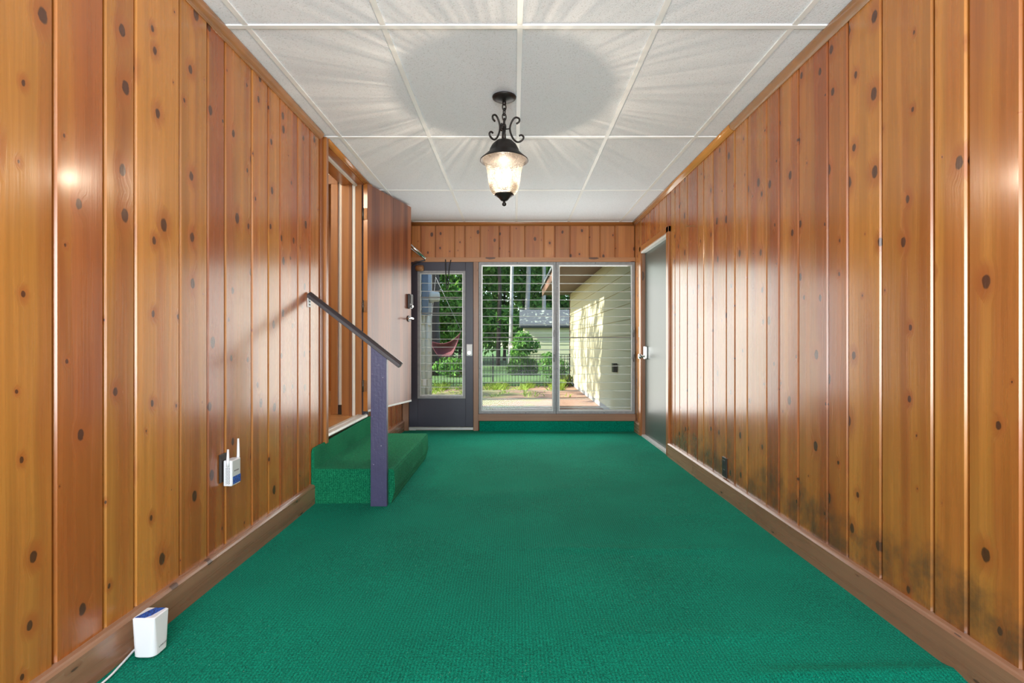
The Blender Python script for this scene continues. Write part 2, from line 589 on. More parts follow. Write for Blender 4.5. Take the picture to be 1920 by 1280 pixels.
def mat_shingle():
    t = NT('dark_shingles')
    p = t.pos()
    n = t.noise(p, 6, 5, 0.7)
    c = t.mix(t.noise(p, 25, 3), (0.035, 0.040, 0.048), (0.09, 0.10, 0.115))
    c = t.mix(t.rng(n, 0.56, 0.63), c, (0.32, 0.36, 0.30))
    t.bsdf(c, 0.9)
    return t.mat


M['shingle'] = mat_shingle()


def mat_ground():
    t = NT('patio_earth')
    p = t.pos()
    n = t.noise(p, 1.4, 5, 0.65)
    n2 = t.noise(p, 14, 5, 0.7)
    c = t.mix(n2, (0.20, 0.10, 0.07), (0.42, 0.26, 0.18))
    s = t.sep(p)
    gr = t.math('ADD', n, t.math('MULTIPLY', t.rng(s[0], 0.9, -0.6), 0.16))
    c = t.mix(t.math('MULTIPLY', t.rng(gr, 0.54, 0.66), 0.85), c, (0.20, 0.20, 0.06))
    c = t.mix(t.rng(n2, 0.62, 0.72, 0.0, 0.5), c, (0.50, 0.40, 0.27))
    t.bsdf(c, 0.95, 0, t.bump(n2, 0.6, 0.03))
    return t.mat


def mat_lawn():
    t = NT('lawn_grass')
    p = t.pos()
    n2 = t.noise(p, 9, 5, 0.7)
    c = t.mix(n2, (0.025, 0.080, 0.014), (0.11, 0.20, 0.04))
    t.bsdf(c, 0.95, 0, t.bump(n2, 0.8, 0.05))
    return t.mat


def mat_leaf(name, a, b):
    t = NT(name)
    g = t.n('ShaderNodeNewGeometry')
    c = t.mix(g.outputs['Random Per Island'], a, b)
    d = t.n('ShaderNodeBsdfDiffuse'); t.l(c, d.inputs[0])
    tl = t.n('ShaderNodeBsdfTranslucent'); t.l(t.mix(1.0, c, (1.0, 1.0, 0.5), 'MULTIPLY'), tl.inputs[0])
    m = t.n('ShaderNodeMixShader'); m.inputs[0].default_value = 0.35
    t.l(d.outputs[0], m.inputs[1]); t.l(tl.outputs[0], m.inputs[2])
    t.l(m.outputs[0], t.out.inputs[0])
    return t.mat


M['ground'] = mat_ground()
M['lawn'] = mat_lawn()
M['leaf_a'] = mat_leaf('leaf_green', (0.035, 0.12, 0.030), (0.19, 0.38, 0.09))
M['leaf_b'] = mat_leaf('leaf_dark', (0.026, 0.075, 0.022), (0.11, 0.22, 0.055))
M['leaf_c'] = mat_leaf('leaf_bright', (0.16, 0.28, 0.05), (0.36, 0.45, 0.11))
M['bark'] = plain('grey_bark', (0.26, 0.25, 0.26), 0.9, var=0.5, scale=5)
M['bark_pale'] = plain('pale_bark', (0.34, 0.32, 0.32), 0.85, var=0.35, scale=7)
M['bark_dark'] = plain('dark_bark', (0.045, 0.032, 0.028), 0.9, var=0.4, scale=5)

# ------------------------------------------------------------------ room dimensions
XL, XR, YB, YF, ZC = -1.315, 1.425, 5.957, -1.60, 2.456


def bx(px): return (px-964.0)*YB/F          # back-wall pixel column to metres
def bz(py): return CAMZ-(py-640.0)*YB/F     # back-wall pixel row to metres


# ------------------------------------------------------------------ floor
def fold(x, y):
    z = 0.0016*math.sin(3.1*x+1.3*y)+0.0012*math.sin(5.3*y-2.2*x)
    def ridge(y0, h, w, x0, x1, tilt=0.0, fade=0.25):
        e = min(max((x-x0)/fade, 0), 1)*min(max((x1-x)/fade, 0), 1)
        dy = y-(y0+tilt*(x-x0)+0.01*math.sin(6*x))
        return h*e*math.exp(-(dy/w)**2)
    z += ridge(2.55, 0.006, 0.035, 0.0, 1.25, 0.0)
    z += ridge(1.60, 0.013, 0.028, 0.70, 1.60, -0.01, 0.2)
    z += ridge(1.80, 0.004, 0.05, 0.2, 1.2, 0.03)
    z += ridge(3.35, 0.005, 0.10, -0.6, 0.7, 0.25)
    z += ridge(3.0, 0.003, 0.05, 0.6, 1.4, 0.1)
    return z


fm = MB()
NX, NY = 70, 330
xs = [XL-0.03+(XR-XL+0.06)*i/NX for i in range(NX+1)]
ys = [YF+(YB-YF)*j/NY for j in range(NY+1)]
vs = [(x, y, fold(x, y)) for y in ys for x in xs]
fs = [(j*(NX+1)+i, j*(NX+1)+i+1, (j+1)*(NX+1)+i+1, (j+1)*(NX+1)+i) for j in range(NY) for i in range(NX)]
fm.add(vs, fs, 0, True)
floor = fm.build('floor', M['carpet'], None, 'bright green carpet covering the whole room floor, slightly wrinkled', 'floor', kind='structure', fixn=False)
box('subfloor', M['outer'], XL-0.1, XR+0.1, YF, YB+0.05, -0.12, -0.008, floor)
# carpet turned up the wall under the windows
MB().box(-0.405, XR-0.005, YB-0.075, YB+0.02, -0.004, 0.118).build('carpet_upstand', M['carpet'], floor, bevel=0.006)


# ------------------------------------------------------------------ walls of planks
def plank_colors(i, tone):
    return (min(1, max(0, tone)), random.random(), random.random()*0.35, 1)


def plank(parent, side, a0, a1, z0, z1, mat, tone, name='plank'):
    g, ch, th = 0.0022, 0.006, 0.018
    j1, j2 = random.uniform(-0.0012, 0.0012), random.uniform(-0.0012, 0.0012)
    tongue = 0.006
    if side in ('L', 'R'):
        s = 1 if side == 'L' else -1
        x = XL if side == 'L' else XR
        pr = [(x-s*th, a0), (x-s*0.012, a0), (x-s*0.012, a0+tongue), (x-s*0.006, a0+tongue), (x+s*j1, a0+tongue+ch*0.7), (x+s*j2, a1-g-ch), (x-s*0.005, a1-g), (x-s*th, a1-g)]
        mb = MB().prism(pr, 'z', z0, z1)
    else:
        y = YB
        pr = [(a0, y+th), (a0, y+0.012), (a0+tongue, y+0.012), (a0+tongue, y+0.006), (a0+tongue+ch*0.7, y-j1), (a1-g-ch, y-j2), (a1-g, y+0.005), (a1-g, y+th)]
        mb = MB().prism(pr, 'z', z0, z1)
    return mb.build(name, mat, parent, color=plank_colors(0, tone))


# left wall
wl = empty('wall_left', (XL, 2.2, 0), 'left wall of vertical honey coloured knotty pine planks with the open doorway', 'wall', kind='structure')
GL = [1.207, 1.440, 1.618, 1.748, 1.982, 2.161, 2.293, 2.526, 2.696, 2.828, 3.061, 3.245, 3.400]
TL = [0.12, 0.50, 0.36, 0.14, 0.36, 0.74, 0.40, 0.46, 0.30, 0.76, 0.62, 0.66]
pat = [0.13, 0.18, 0.233]
y = GL[0]; k = 0; pre = []
while y > 0.1:
    pre.insert(0, y-pat[k % 3]); y -= pat[k % 3]; k += 1
ed = pre+GL
tn = [random.uniform(0.15, 0.8) for _ in pre]+TL
for i in range(len(ed)-1):
    plank(wl, 'L', ed[i], ed[i+1], 0.10, ZC, M['plank'], tn[i])
ed2 = [4.545, 4.70, 4.835, 5.07, 5.25, 5.38, 5.615, 5.80, YB]
for i in range(len(ed2)-1):
    plank(wl, 'L', ed2[i], ed2[i+1], 0.10, ZC, M['plank'], random.uniform(0.3, 0.9))
DY0, DY1, DZ0, DZ1 = 3.505, 4.445, 0.385, 2.432        # doorway in the left wall
T = 0.20
b = MB()
b.box(XL-T, XL-0.017, YF, 3.45, -0.12, 2.6)
b.box(XL-T, XL-0.017, 4.50, YB+0.1, -0.12, 2.6)
b.box(XL-T, XL-0.017, 3.45, 4.50, -0.12, DZ0-0.04)
b.box(XL-T, XL-0.017, 3.45, 4.50, DZ1+0.03, 2.6)
b.build('backing', M['hollow'], wl)
box('panel', M['casing'], XL-0.017, XL, YF, ed[0]-0.004, 0.0, ZC, wl)

# right wall
wr = empty('wall_right', (XR, 2.2, 0), 'right wall of vertical honey coloured knotty pine planks, scuffed near the floor', 'wall', kind='structure')
GR = [1.171, 1.412, 1.585, 1.715, 1.956, 2.151, 2.288, 2.524, 2.709, 2.841, 3.078, 3.253, 3.383, 3.610, 3.789, 3.915, 4.146, 4.337, 4.462, 4.590]
TR = [0.4, 0.26, 0.14, 0.40, 0.22, 0.86, 0.62, 0.40, 0.66, 0.56, 0.50, 0.34, 0.70, 0.34, 0.40, 0.70, 0.5, 0.45, 0.5]
y = GR[0]; k = 0; pre = []
while y > 0.1:
    pre.insert(0, y-pat[k % 3]); y -= pat[k % 3]; k += 1
ed = pre+GR
tn = [random.uniform(0.15, 0.8) for _ in pre]+TR
for i in range(len(ed)-1):
    plank(wr, 'R', ed[i], ed[i+1], 0.10, ZC, M['plank_stained'], tn[i])
RY0, RY1, RZ1 = 4.665, 5.595, 2.045                     # door opening in the right wall
ed2 = [4.590, 4.72, 4.955, 5.135, 5.265, 5.50, 5.655]
for i in range(len(ed2)-1):
    plank(wr, 'R', ed2[i], ed2[i+1], RZ1+0.05, ZC, M['plank'], random.uniform(0.4, 0.9))
for a0, a1 in ((5.655, 5.80), (5.80, YB)):
    plank(wr, 'R', a0, a1, 0.10, ZC, M['plank'], random.uniform(0.2, 0.5))
b = MB()
b.box(XR+0.017, XR+0.12, YF, RY0-0.03, -0.12, 2.6)
b.box(XR+0.017, XR+0.12, RY1+0.03, YB+0.1, -0.12, 2.6)
b.box(XR+0.017, XR+0.12, RY0-0.03, RY1+0.03, RZ1+0.03, 2.6)
b.box(XR+0.10, XR+0.12, RY0-0.03, RY1+0.03, -0.12, 2.6)
b.build('backing', M['hollow'], wr)
box('panel', M['casing'], XR, XR+0.017, YF, ed[0]-0.004, 0.0, ZC, wr)

# back wall header planks
wb = empty('wall_back', (0, YB, 2.0), 'short pine plank header above the far windows and storm door', 'wall', kind='structure')
GB = [XL]+[bx(p) for p in (771, 788.7, 816.3, 852.5, 872, 900.3, 936, 956, 984, 1020, 1040, 1068.5, 1104.5, 1125, 1153)]+[XR]
for i in range(len(GB)-1):
    plank(wb, 'B', GB[i], GB[i+1], 2.035, ZC, M['plank_back'], random.uniform(0.1, 0.7))
b = MB()
b.box(XL-T, XR+0.12, YB+0.017, YB+0.12, 2.03, 2.6)
b.box(-0.42, XR+0.12, YB+0.02, YB+0.12, -0.2, 0.118)
b.build('backing', M['hollow'], wb)

# front wall behind the camera, with its own window opening
wf = empty('wall_front', (0, YF, 0), 'front wall behind the viewer with a wide window opening', 'wall', kind='structure')
b = MB()
b.box(XL-T, XR+0.12, YF-0.1, YF, -0.12, 0.35)
b.box(XL-T, XR+0.12, YF-0.1, YF, 2.25, 2.6)
b.box(XL-T, -1.12, YF-0.1, YF, 0.35, 2.25)
b.box(1.22, XR+0.12, YF-0.1, YF, 0.35, 2.25)
b.build('board', M['casing'], wf)

# ------------------------------------------------------------------ ceiling
ce = empty('ceiling', (0, 2.2, ZC), 'suspended ceiling of large white textured tiles in a thin grid', 'ceiling', kind='structure')
gx = [XL, -1.194, -0.584, 0.026, 0.636, 1.246, XR]
gy = [YF, -0.188+0.0, 1.032, 2.252, 3.472, 4.692, 5.925]
bw = 0.012
for j in range(len(gy)-1):
    for i in range(len(gx)-1):
        box('ceiling_tile', M['tile'], gx[i]+0.004, gx[i+1]-0.004, gy[j]+0.004, gy[j+1]-0.004, ZC+0.003+random.uniform(0, 0.002), ZC+0.018, ce)
for x in gx[1:-1]:
    box('grid_bar', M['tbar'], x-bw, x+bw, YF, YB, ZC-0.002, ZC+0.012, ce)
for yy in gy[1:]:
    box('grid_bar', M['tbar'], XL, XR, yy-bw, yy+bw, ZC-0.003, ZC+0.011, ce)
box('deck', M['roof_board'], XL-T, XR+0.2, YF-0.1, YB+0.12, ZC+0.02, ZC+0.16, ce)  # unseen roof slab added above the tiles to block the sun

# ------------------------------------------------------------------ crown, baseboards
def crown_prof(s, w=0.034, h=0.042):
    pts = [(0, 0), (s*w, 0)]
    for i in range(1, 8):
        a = i/8*PI/2
        pts.append((s*(w*math.cos(a)*0.95+0.004*(1-i/8)), -h*math.sin(a)*0.93))
    pts += [(s*0.004, -h), (0, -h)]
    return pts


def crown_y(name, s, x, y0, y1, label, parent=None, **k):
    return MB().prism([(x+p[0], ZC-0.001+p[1]) for p in crown_prof(s)], 'y', y0, y1, 0, True).build(name, M['crown_y'], parent, label, **k)


t1 = empty('trim_1', (XL, 2.0, ZC), 'rounded wooden crown strip along the top of the left wall', 'trim', kind='structure')
crown_y('moulding', 1, XL, YF, 3.40, None, t1)
crown_y('moulding', 1, XL, 4.50, YB-0.02, None, t1)
t2 = empty('trim_2', (XR, 2.0, ZC), 'rounded wooden crown strip along the top of the right wall', 'trim', kind='structure')
crown_y('moulding', -1, XR, YF, 3.262, None, t2)
crown_y('moulding', -1, XR-0.001, 3.268, YB-0.02, None, t2)
MB().prism([(YB-p[0], ZC-0.001+p[1]) for p in crown_prof(1, 0.028, 0.04)], 'x', XL, XR, 0, True).build('trim_3', M['crown_x'], None, 'wooden crown strip above the far header planks', 'trim', kind='structure')
box('trim_4', M['trim_x'], XL, XR, YB-0.030, YB+0.02, 1.985, 2.040, None, label='long wooden lintel board above the windows and storm door', cat='trim', kind='structure', bevel=0.003, color=(0.3, 0.41, 0, 1))
box('trim_5', M['base_z'], bx(888), bx(897.5), YB-0.034, YB+0.05, 0.0, 1.985, None, label='upright weathered post between storm door and louvre window', cat='trim', kind='structure', bevel=0.003, color=(0.5, 0.77, 0, 1))
box('trim_6', M['base_x'], -0.42, XR-0.002, YB-0.060, YB+0.05, 0.120, 0.199, None, label='weathered wooden sill board under the two louvre windows', cat='trim', kind='structure', bevel=0.004, color=(0.4, 0.13, 0, 1))
box('trim_7', M['base_z'], XL+0.002, bx(767), YB-0.034, YB+0.05, 0.0, 1.985, None, label='narrow wooden jamb in the far corner beside the storm door', cat='trim', kind='structure', bevel=0.003, color=(0.5, 0.27, 0, 1))


def base_y(name, parent, side, y0, y1, h=0.125, th=0.026):
    s = 1 if side == 'L' else -1
    x = XL if side == 'L' else XR
    pr = [(x-s*0.004, -0.004), (x+s*th, -0.004), (x+s*th, h-0.012), (x+s*(th-0.005), h-0.004), (x+s*(th-0.010), h), (x-s*0.004, h+0.003)]
    return MB().prism(pr, 'y', y0, y1).build(name, M['base_y'], parent, color=(random.random()*0.6, random.random(), 0, 1))


bl = empty('baseboard_left', (XL, 1.5, 0), 'worn brown baseboard along the left wall, ending at the carpeted step', 'baseboard', kind='structure')
base_y('board', bl, 'L', YF, 3.262)
base_y('board', bl, 'L', 4.545, YB-0.035)
br_ = empty('baseboard_right', (XR, 1.5, 0), 'worn brown baseboard along the right wall with a pale top edge', 'baseboard', kind='structure')
base_y('board', br_, 'R', YF, 3.958)
base_y('board', br_, 'R', 3.962, 4.60)
base_y('board', br_, 'R', 5.655, YB-0.06)

# ------------------------------------------------------------------ carpeted step in front of the raised doorway
st = empty('carpet_step', (-1.05, 3.9, 0), 'green carpeted step below the raised doorway in the left wall', 'step')
SX, SY0, SY1, SZ = -0.775, 3.262, 4.530, 0.226
MB().prism([(XL+0.002, 0.0), (SX-0.02, 0.0), (SX+0.004, 0.09), (SX, SZ-0.02), (SX-0.006, SZ-0.005), (SX-0.024, SZ), (XL+0.002, SZ)], 'y', SY0, SY1, 0).build('tread', M['carpet_step'], st, bevel=0.006)
pr = [(SY0-0.004, 0.10), (SY0-0.004, 0.325), (SY0+0.004, 0.348), (SY0+0.022, 0.358), (4.545, 0.378), (4.545, 0.10)]
MB().prism(pr, 'x', XL+0.001, XL+0.022).build('riser', M['carpet_step'], st, bevel=0.006)

# ------------------------------------------------------------------ handrail (post + sloping rail)
hr = empty('handrail', (-0.86, 3.22, 0), 'short sloping brown handrail on a purple painted post beside the step', 'handrail')
PY0, PY1 = 3.205, 3.245
def railz(x): return 1.365-0.035+(x+1.312)*(0.913-1.365)/(1.312-0.727)
pr = [(-0.914, 0.0), (-0.810, 0.0), (-0.812, railz(-0.812)), (-0.912, railz(-0.912))]
MB().prism(pr, 'y', PY0, PY1).build('post', M['post'], hr, label='purple painted wooden post', bevel=0.003)
d = Vector((-0.727+1.312, 0, 0.913-1.365)).normalized()
nrm = Vector((-d.z, 0, d.x)) if d.x > 0 else Vector((d.z, 0, -d.x))
A = Vector((-1.312, 0, 1.365-0.014)); L = 0.742
prof = [(-0.026, -0.018), (0.026, -0.018), (0.026, 0.002), (0.020, 0.014), (0.008, 0.020), (-0.008, 0.020), (-0.020, 0.014), (-0.026, 0.002)]
mb = MB(); vs = []
for tt in (0, L):
    for (yy, hh) in prof: vs.append(A+d*tt+nrm*hh+Vector((0, 3.225+yy, 0)))
n = len(prof)
mb.add(vs, [tuple(range(n-1, -1, -1)), tuple(range(n, 2*n))]+[(i, (i+1) % n, n+(i+1) % n, n+i) for i in range(n)])
mb.build('rail', M['rail_paint'], hr, bevel=0.002)
br = MB().box(XL, XL+0.006, 3.205, 3.245, 1.27, 1.335)
br.build('bracket', M['white_plastic'], hr, bevel=0.001)
for zz in (1.285, 1.305):
    MB().tube([(XL+0.005, 3.225, zz), (XL+0.010, 3.225, zz)], 0.005, 10).build('screw', M['black_plastic'], hr)

# ------------------------------------------------------------------ left doorway frame
df = empty('trim_8', (XL, 3.95, 0.38), 'wooden frame lining the raised doorway in the left wall', 'trim', kind='structure')
C1 = (0.35, 0.2, 0, 1)
box('casing_board', M['casing'], XL-0.01, XL+0.010, 3.402, 3.448, 0.35, ZC-0.004, df, bevel=0.003, color=(0.8, 0.3, 0.3, 1))
box('casing_board', M['casing'], XL-0.01, XL+0.030, 3.452, 3.492, 0.35, ZC-0.004, df, bevel=0.004, color=(0.3, 0.61, 0, 1))
box('weather_strip', M['white_paint'], XL-0.01, XL+0.014, 3.494, 3.505, DZ0, DZ1, df)
box('jamb_near', M['jamb'], XL-T, XL-0.01, 3.452, 3.500, DZ0, DZ1, df, color=(0.3, 0.11, 0, 1))
box('jamb_board', M['jamb'], -1.515, -1.448, 4.425, 4.50, DZ0, DZ1, df, bevel=0.002, color=(0.1, 0.5, 0, 1))
box('jamb_board', M['jamb'], -1.447, -1.420, 4.412, 4.50, DZ0, DZ1, df, bevel=0.002, color=(0.9, 0.2, 0.2, 1))
box('weather_strip', M['white_paint'], -1.420, -1.394, 4.418, 4.50, DZ0, DZ1, df, bevel=0.004)
box('jamb_board', M['jamb'], -1.393, -1.338, 4.420, 4.50, DZ0, DZ1, df, bevel=0.002, color=(0.35, 0.9, 0, 1))
box('dark_gap_strip', M['brown_paint'], -1.338, XL, 4.45, 4.545, DZ0, DZ1, df)  # dark strip standing in for the shaded gap between jamb and door
for (x0, x1, z0, mm, cc) in ((XL-T, XL-0.085, DZ1-0.012, 'casing_y', 0.5), (XL-0.083, XL-0.062, DZ1-0.022, 'white_paint', 0), (XL-0.060, XL-0.002, DZ1-0.006, 'casing_y', 0.8)):
    box('head_board', M[mm], x0, x1, 3.50, 4.45, z0, DZ1+0.03, df, color=(cc, 0.6, 0, 1))
MB().prism([(XL+p[0], ZC-0.001+p[1]*0.6) for p in crown_prof(1)], 'y', 3.495, 4.50, 0, True).build('head_moulding', M['crown_y'], df)
MB().prism([(XL-0.06, 0.385), (XL+0.022, 0.385), (XL+0.026, 0.392), (XL+0.022, 0.408), (XL+0.008, 0.414), (XL-0.004, 0.405), (XL-0.02, 0.405), (XL-0.03, 0.412), (XL-0.06, 0.412)], 'y', 3.505, 4.440).build('threshold', M['bright_alu'], df, label='bright metal threshold strip')

# ------------------------------------------------------------------ open wooden door (door_1)
HX, HY = -1.287, 4.425
ud = Vector((0.276, 0.961, 0)).normalized(); nd = Vector((ud.y, -ud.x, 0))
DW, DT, Z0, Z1 = 0.81, 0.042, 0.437, 2.436
xf = Matrix(((ud.x, nd.x, 0, HX), (ud.y, nd.y, 0, HY), (0, 0, 1, 0), (0, 0, 0, 1)))   # local x along the door, local y out of its face
d1 = empty('door_1', (HX, HY, Z0), 'plain reddish brown wooden door standing open against the left wall', 'door', kind='structure')


def dmb():
    m = MB(); m.xf = xf; return m


dmb().box(0, DW, -DT, 0, Z0, Z1).build('slab', M['door_wood'], d1, bevel=0.002, color=(0.55, 0.35, 0, 1))
dmb().box(-0.002, 0.0, -DT, 0, Z0, Z1).build('edge_strip', M['casing'], d1, color=(0.0, 0.7, 0, 1))
dmb().box(0.004, DW, 0.0, 0.004, Z0-0.006, Z0+0.012).build('bottom_sweep', M['bright_alu'], d1, bevel=0.001)
for zz in (2.17, 1.36, 0.66):
    h = dmb().box(-0.006, -0.002, -DT+0.006, -0.002, zz-0.05, zz+0.05).build('hinge', M['brass'], d1, bevel=0.001)
    dmb().tube([(-0.008, -DT+0.002, zz-0.052), (-0.008, -DT+0.002, zz+0.052)], 0.006, 10).build('hinge_pin', M['gunmetal'], h)
# keypad deadbolt and lever
lk = dmb().box(DW-0.085, DW-0.012, 0.0, 0.030, 1.385, 1.535).build('keypad_lock', M['gunmetal'], d1, label='dark keypad deadbolt', bevel=0.012, seg=3)
dmb().box(DW-0.075, DW-0.022, 0.030, 0.034, 1.435, 1.522).build('cover', M['black_plastic'], lk, bevel=0.0015)
dmb().tube([(DW-0.048, 0.028, 1.408), (DW-0.048, 0.046, 1.408)], 0.012, 12).build('thumb_turn', M['chrome'], lk)
lv = dmb().tube([(DW-0.055, 0.0, 1.283), (DW-0.055, 0.010, 1.283)], 0.032, 20).build('lever_rose', M['gunmetal'], d1)
dmb().tube(cr([(DW-0.055, 0.008, 1.283), (DW-0.055, 0.045, 1.283), (DW-0.068, 0.055, 1.283), (DW-0.12, 0.056, 1.287), (DW-0.165, 0.050, 1.279)], 4), 0.009, 10).build('lever', M['chrome'], lv)

# ------------------------------------------------------------------ hall behind the doorway
hf = box('floor_hall', M['hall_floor'], -3.2, XL-0.05, 2.4, 5.9, 0.30, 0.400, None, label='light orange wooden floor of the hall seen through the raised doorway', cat='floor', kind='structure', color=(0.2, 0.3, 0, 1))
hb = empty('wall_hall', (-1.6, 4.5, 0.4), 'white hall wall with wood cased opening seen through the raised doorway', 'wall', kind='structure')
box('wall_piece', M['white_paint'], -1.572, -1.516, 4.505, 4.56, 0.40, 2.56, hb)
box('wall_piece', M['cream_paint'], -3.2, -1.516, 4.515, 4.56, 2.53, 2.95, hb)
box('dark_base', M['dark_plate'], -1.570, -1.520, 4.496, 4.51, 0.40, 0.485, hb)
box('casing_board', M['jamb'], -1.632, -1.570, 4.488, 4.56, 0.40, 2.53, hb, bevel=0.004, color=(0.4, 0.4, 0, 1))
box('casing_head', M['jamb'], -2.6, -1.570, 4.486, 4.56, 2.45, 2.535, hb, bevel=0.004, color=(0.7, 0.8, 0, 1))
box('far_panel', M['hall_wood'], -3.2, -1.5, 5.70, 5.75, 0.40, 2.95, hb, color=(0.6, 0.5, 0, 1))
box('far_base', M['hall_floor'], -3.2, -1.5, 5.685, 5.70, 0.40, 0.49, hb, color=(0.0, 0.5, 0, 1))
box('side_wall', M['cream_paint'], -3.25, -3.2, 2.4, 5.9, 0.3, 2.95, hb)
box('near_wall', M['cream_paint'], -3.25, XL-T, 2.35, 2.4, 0.3, 2.95, hb)
box('hall_ceiling', M['cream_paint'], -3.25, XL-T, 2.35, 5.9, 2.95, 3.0, hb)
hall_l = bpy.data.lights.new('hall_fill_light', 'POINT'); hall_l.energy = 24; hall_l.color = (1, 0.86, 0.68); hall_l.shadow_soft_size = 0.15  # extra warm light added to brighten the hall, no fixture behind it
ho = bpy.data.objects.new('hall_fill_light', hall_l); COL.objects.link(ho); ho.location = (-2.3, 3.5, 2.6)


# ------------------------------------------------------------------ jalousie windows
def frame4(parent, mat, x0, x1, z0, z1, w, y0, y1, name='frame', bevel=0.002):
    for a in ((x0, x0+w, z0, z1), (x1-w, x1, z0, z1), (x0+w, x1-w, z0, z0+w), (x0+w, x1-w, z1-w, z1)):
        box(name+'_bar', mat, a[0], a[1], y0, y1, a[2], a[3], parent, bevel=bevel)


def louvres(parent, x0, x1, ztop, zbot, pitch, y, rods=(), n=None):
    k = 0
    zt = ztop
    while zt > zbot+0.02:
        zb = max(zt-pitch-0.012, zbot)
        dy = 0.016*(zt-zb)/pitch
        m = MB()
        t = 0.010
        vs = [(x0, y, zb), (x1, y, zb), (x1, y+dy, zt), (x0, y+dy, zt), (x0, y+t, zb), (x1, y+t, zb), (x1, y+dy+t, zt), (x0, y+dy+t, zt)]
        e = 0.065
        vs += [(x0, y+dy*e, zb+(zt-zb)*e), (x1, y+dy*e, zb+(zt-zb)*e)]
        m.add(vs, [(8, 9, 2, 3), (7, 6, 5, 4)], 0)
        m.add(vs, [(0, 1, 9, 8), (4, 5, 1, 0), (3, 2, 6, 7), (0, 8, 3, 7, 4), (1, 5, 6, 2, 9)], 1)
        m.build('louvre_pane', [M['glass'], M['glass_edge']], parent, fixn=False)
        zt -= pitch; k += 1
    for z in rods:
        box('louvre_rail', M['rail_grey'], x0, x1, y-0.012, y-0.002, z-0.006, z+0.006, parent)


def crank(parent, x, z, s=1):
    c = MB().box(x-0.012, x+0.012, YB-0.052, YB-0.030, z-0.035, z+0.035).build('crank_housing', M['aluminium'], parent, bevel=0.004)
    MB().tube(cr([(x, YB-0.052, z), (x+0.006*s, YB-0.075, z-0.01), (x+0.010*s, YB-0.078, z-0.06), (x+0.006*s, YB-0.07, z-0.085)], 4), 0.005, 8).build('crank_handle', M['gunmetal'], c)


WZ0, WZ1 = 0.200, 1.984
for nme, x0, x1, lab in (('window_1', bx(898), bx(1042), 'louvre window beside the storm door, showing trees and lawn'), ('window_2', bx(1042.5), XR-0.004, 'louvre window in the right corner, showing the cream siding wall')):
    w = empty(nme, ((x0+x1)/2, YB, WZ0), lab, 'window', kind='structure')
    frame4(w, M['aluminium'], x0, x1, WZ0, WZ1, 0.030, YB-0.030, YB+0.04)
    frame4(w, M['bright_alu'], x0+0.030, x1-0.030, WZ0+0.030, WZ1-0.030, 0.012, YB-0.018, YB+0.02, 'inner_frame', 0.001)
    louvres(w, x0+0.042, x1-0.042, WZ1-0.045, WZ0+0.045, 0.0975, YB-0.002, (bz(632.5), ))
    for zz in (bz(618), bz(664)):
        crank(w, x1-0.018 if nme == 'window_1' else x1-0.016, zz, -1)
    for (xx, zz) in ((x0+0.012, bz(540)), (x0+0.012, bz(590)), (x0+0.012, bz(690)), ((x0+x1)/2, WZ1-0.012), ((x0+x1)/2+0.1, WZ0+0.012)):
        MB().tube([(xx, YB-0.034, zz), (xx, YB-0.028, zz)], 0.006, 8).build('screw', M['gunmetal'], w)

# ------------------------------------------------------------------ storm door (door_2)
X0, X1 = bx(767.5), bx(887.5)
d2 = empty('door_2', ((X0+X1)/2, YB, 0.03), 'dark purple brown storm door with louvred glass panel in the far wall', 'door', kind='structure')
GX0, GX1, GZ0, GZ1 = bx(783.5), bx(873), bz(746.5), bz(508)
zt, zb = 2.002, 0.045
box('door_stile', M['brown_paint'], X0, GX0, YB-0.015, YB+0.025, zb, zt, d2, bevel=0.003)
box('door_stile', M['brown_paint'], GX1, X1, YB-0.015, YB+0.025, zb, zt, d2, bevel=0.003)
box('bottom_panel', M['brown_paint'], GX0, GX1, YB-0.012, YB+0.025, zb, GZ0, d2, bevel=0.002)
box('top_rail', M['brown_paint'], GX0, GX1, YB-0.015, YB+0.025, GZ1, zt, d2, bevel=0.003)
frame4(d2, M['aluminium'], GX0, GX1, GZ0, GZ1, 0.028, YB-0.024, YB+0.03, 'glass_frame')
frame4(d2, M['bright_alu'], GX0+0.028, GX1-0.028, GZ0+0.028, GZ1-0.028, 0.010, YB-0.014, YB+0.02, 'inner_frame', 0.001)
louvres(d2, GX0+0.038, GX1-0.038, GZ1-0.04, GZ0+0.04, 0.0945, YB, (bz(557.5), bz(587)))
box('door_sweep', M['bright_alu'], X0, X1, YB-0.03, YB+0.03, 0.012, 0.040, d2)
lk = box('latch_plate', M['white_plastic'], bx(875), bx(886), YB-0.030, YB-0.014, bz(667), bz(645), d2, bevel=0.012, seg=3, label='white latch plate')
MB().tube([(bx(880.5), YB-0.055, bz(661)), (bx(880.5), YB-0.028, bz(661))], 0.020, 16).build('latch_knob', M['chrome'], lk)
box('sticker', M['grey_plastic'], bx(793), bx(799.5), YB-0.0045, YB-0.003, bz(722), bz(710), d2)
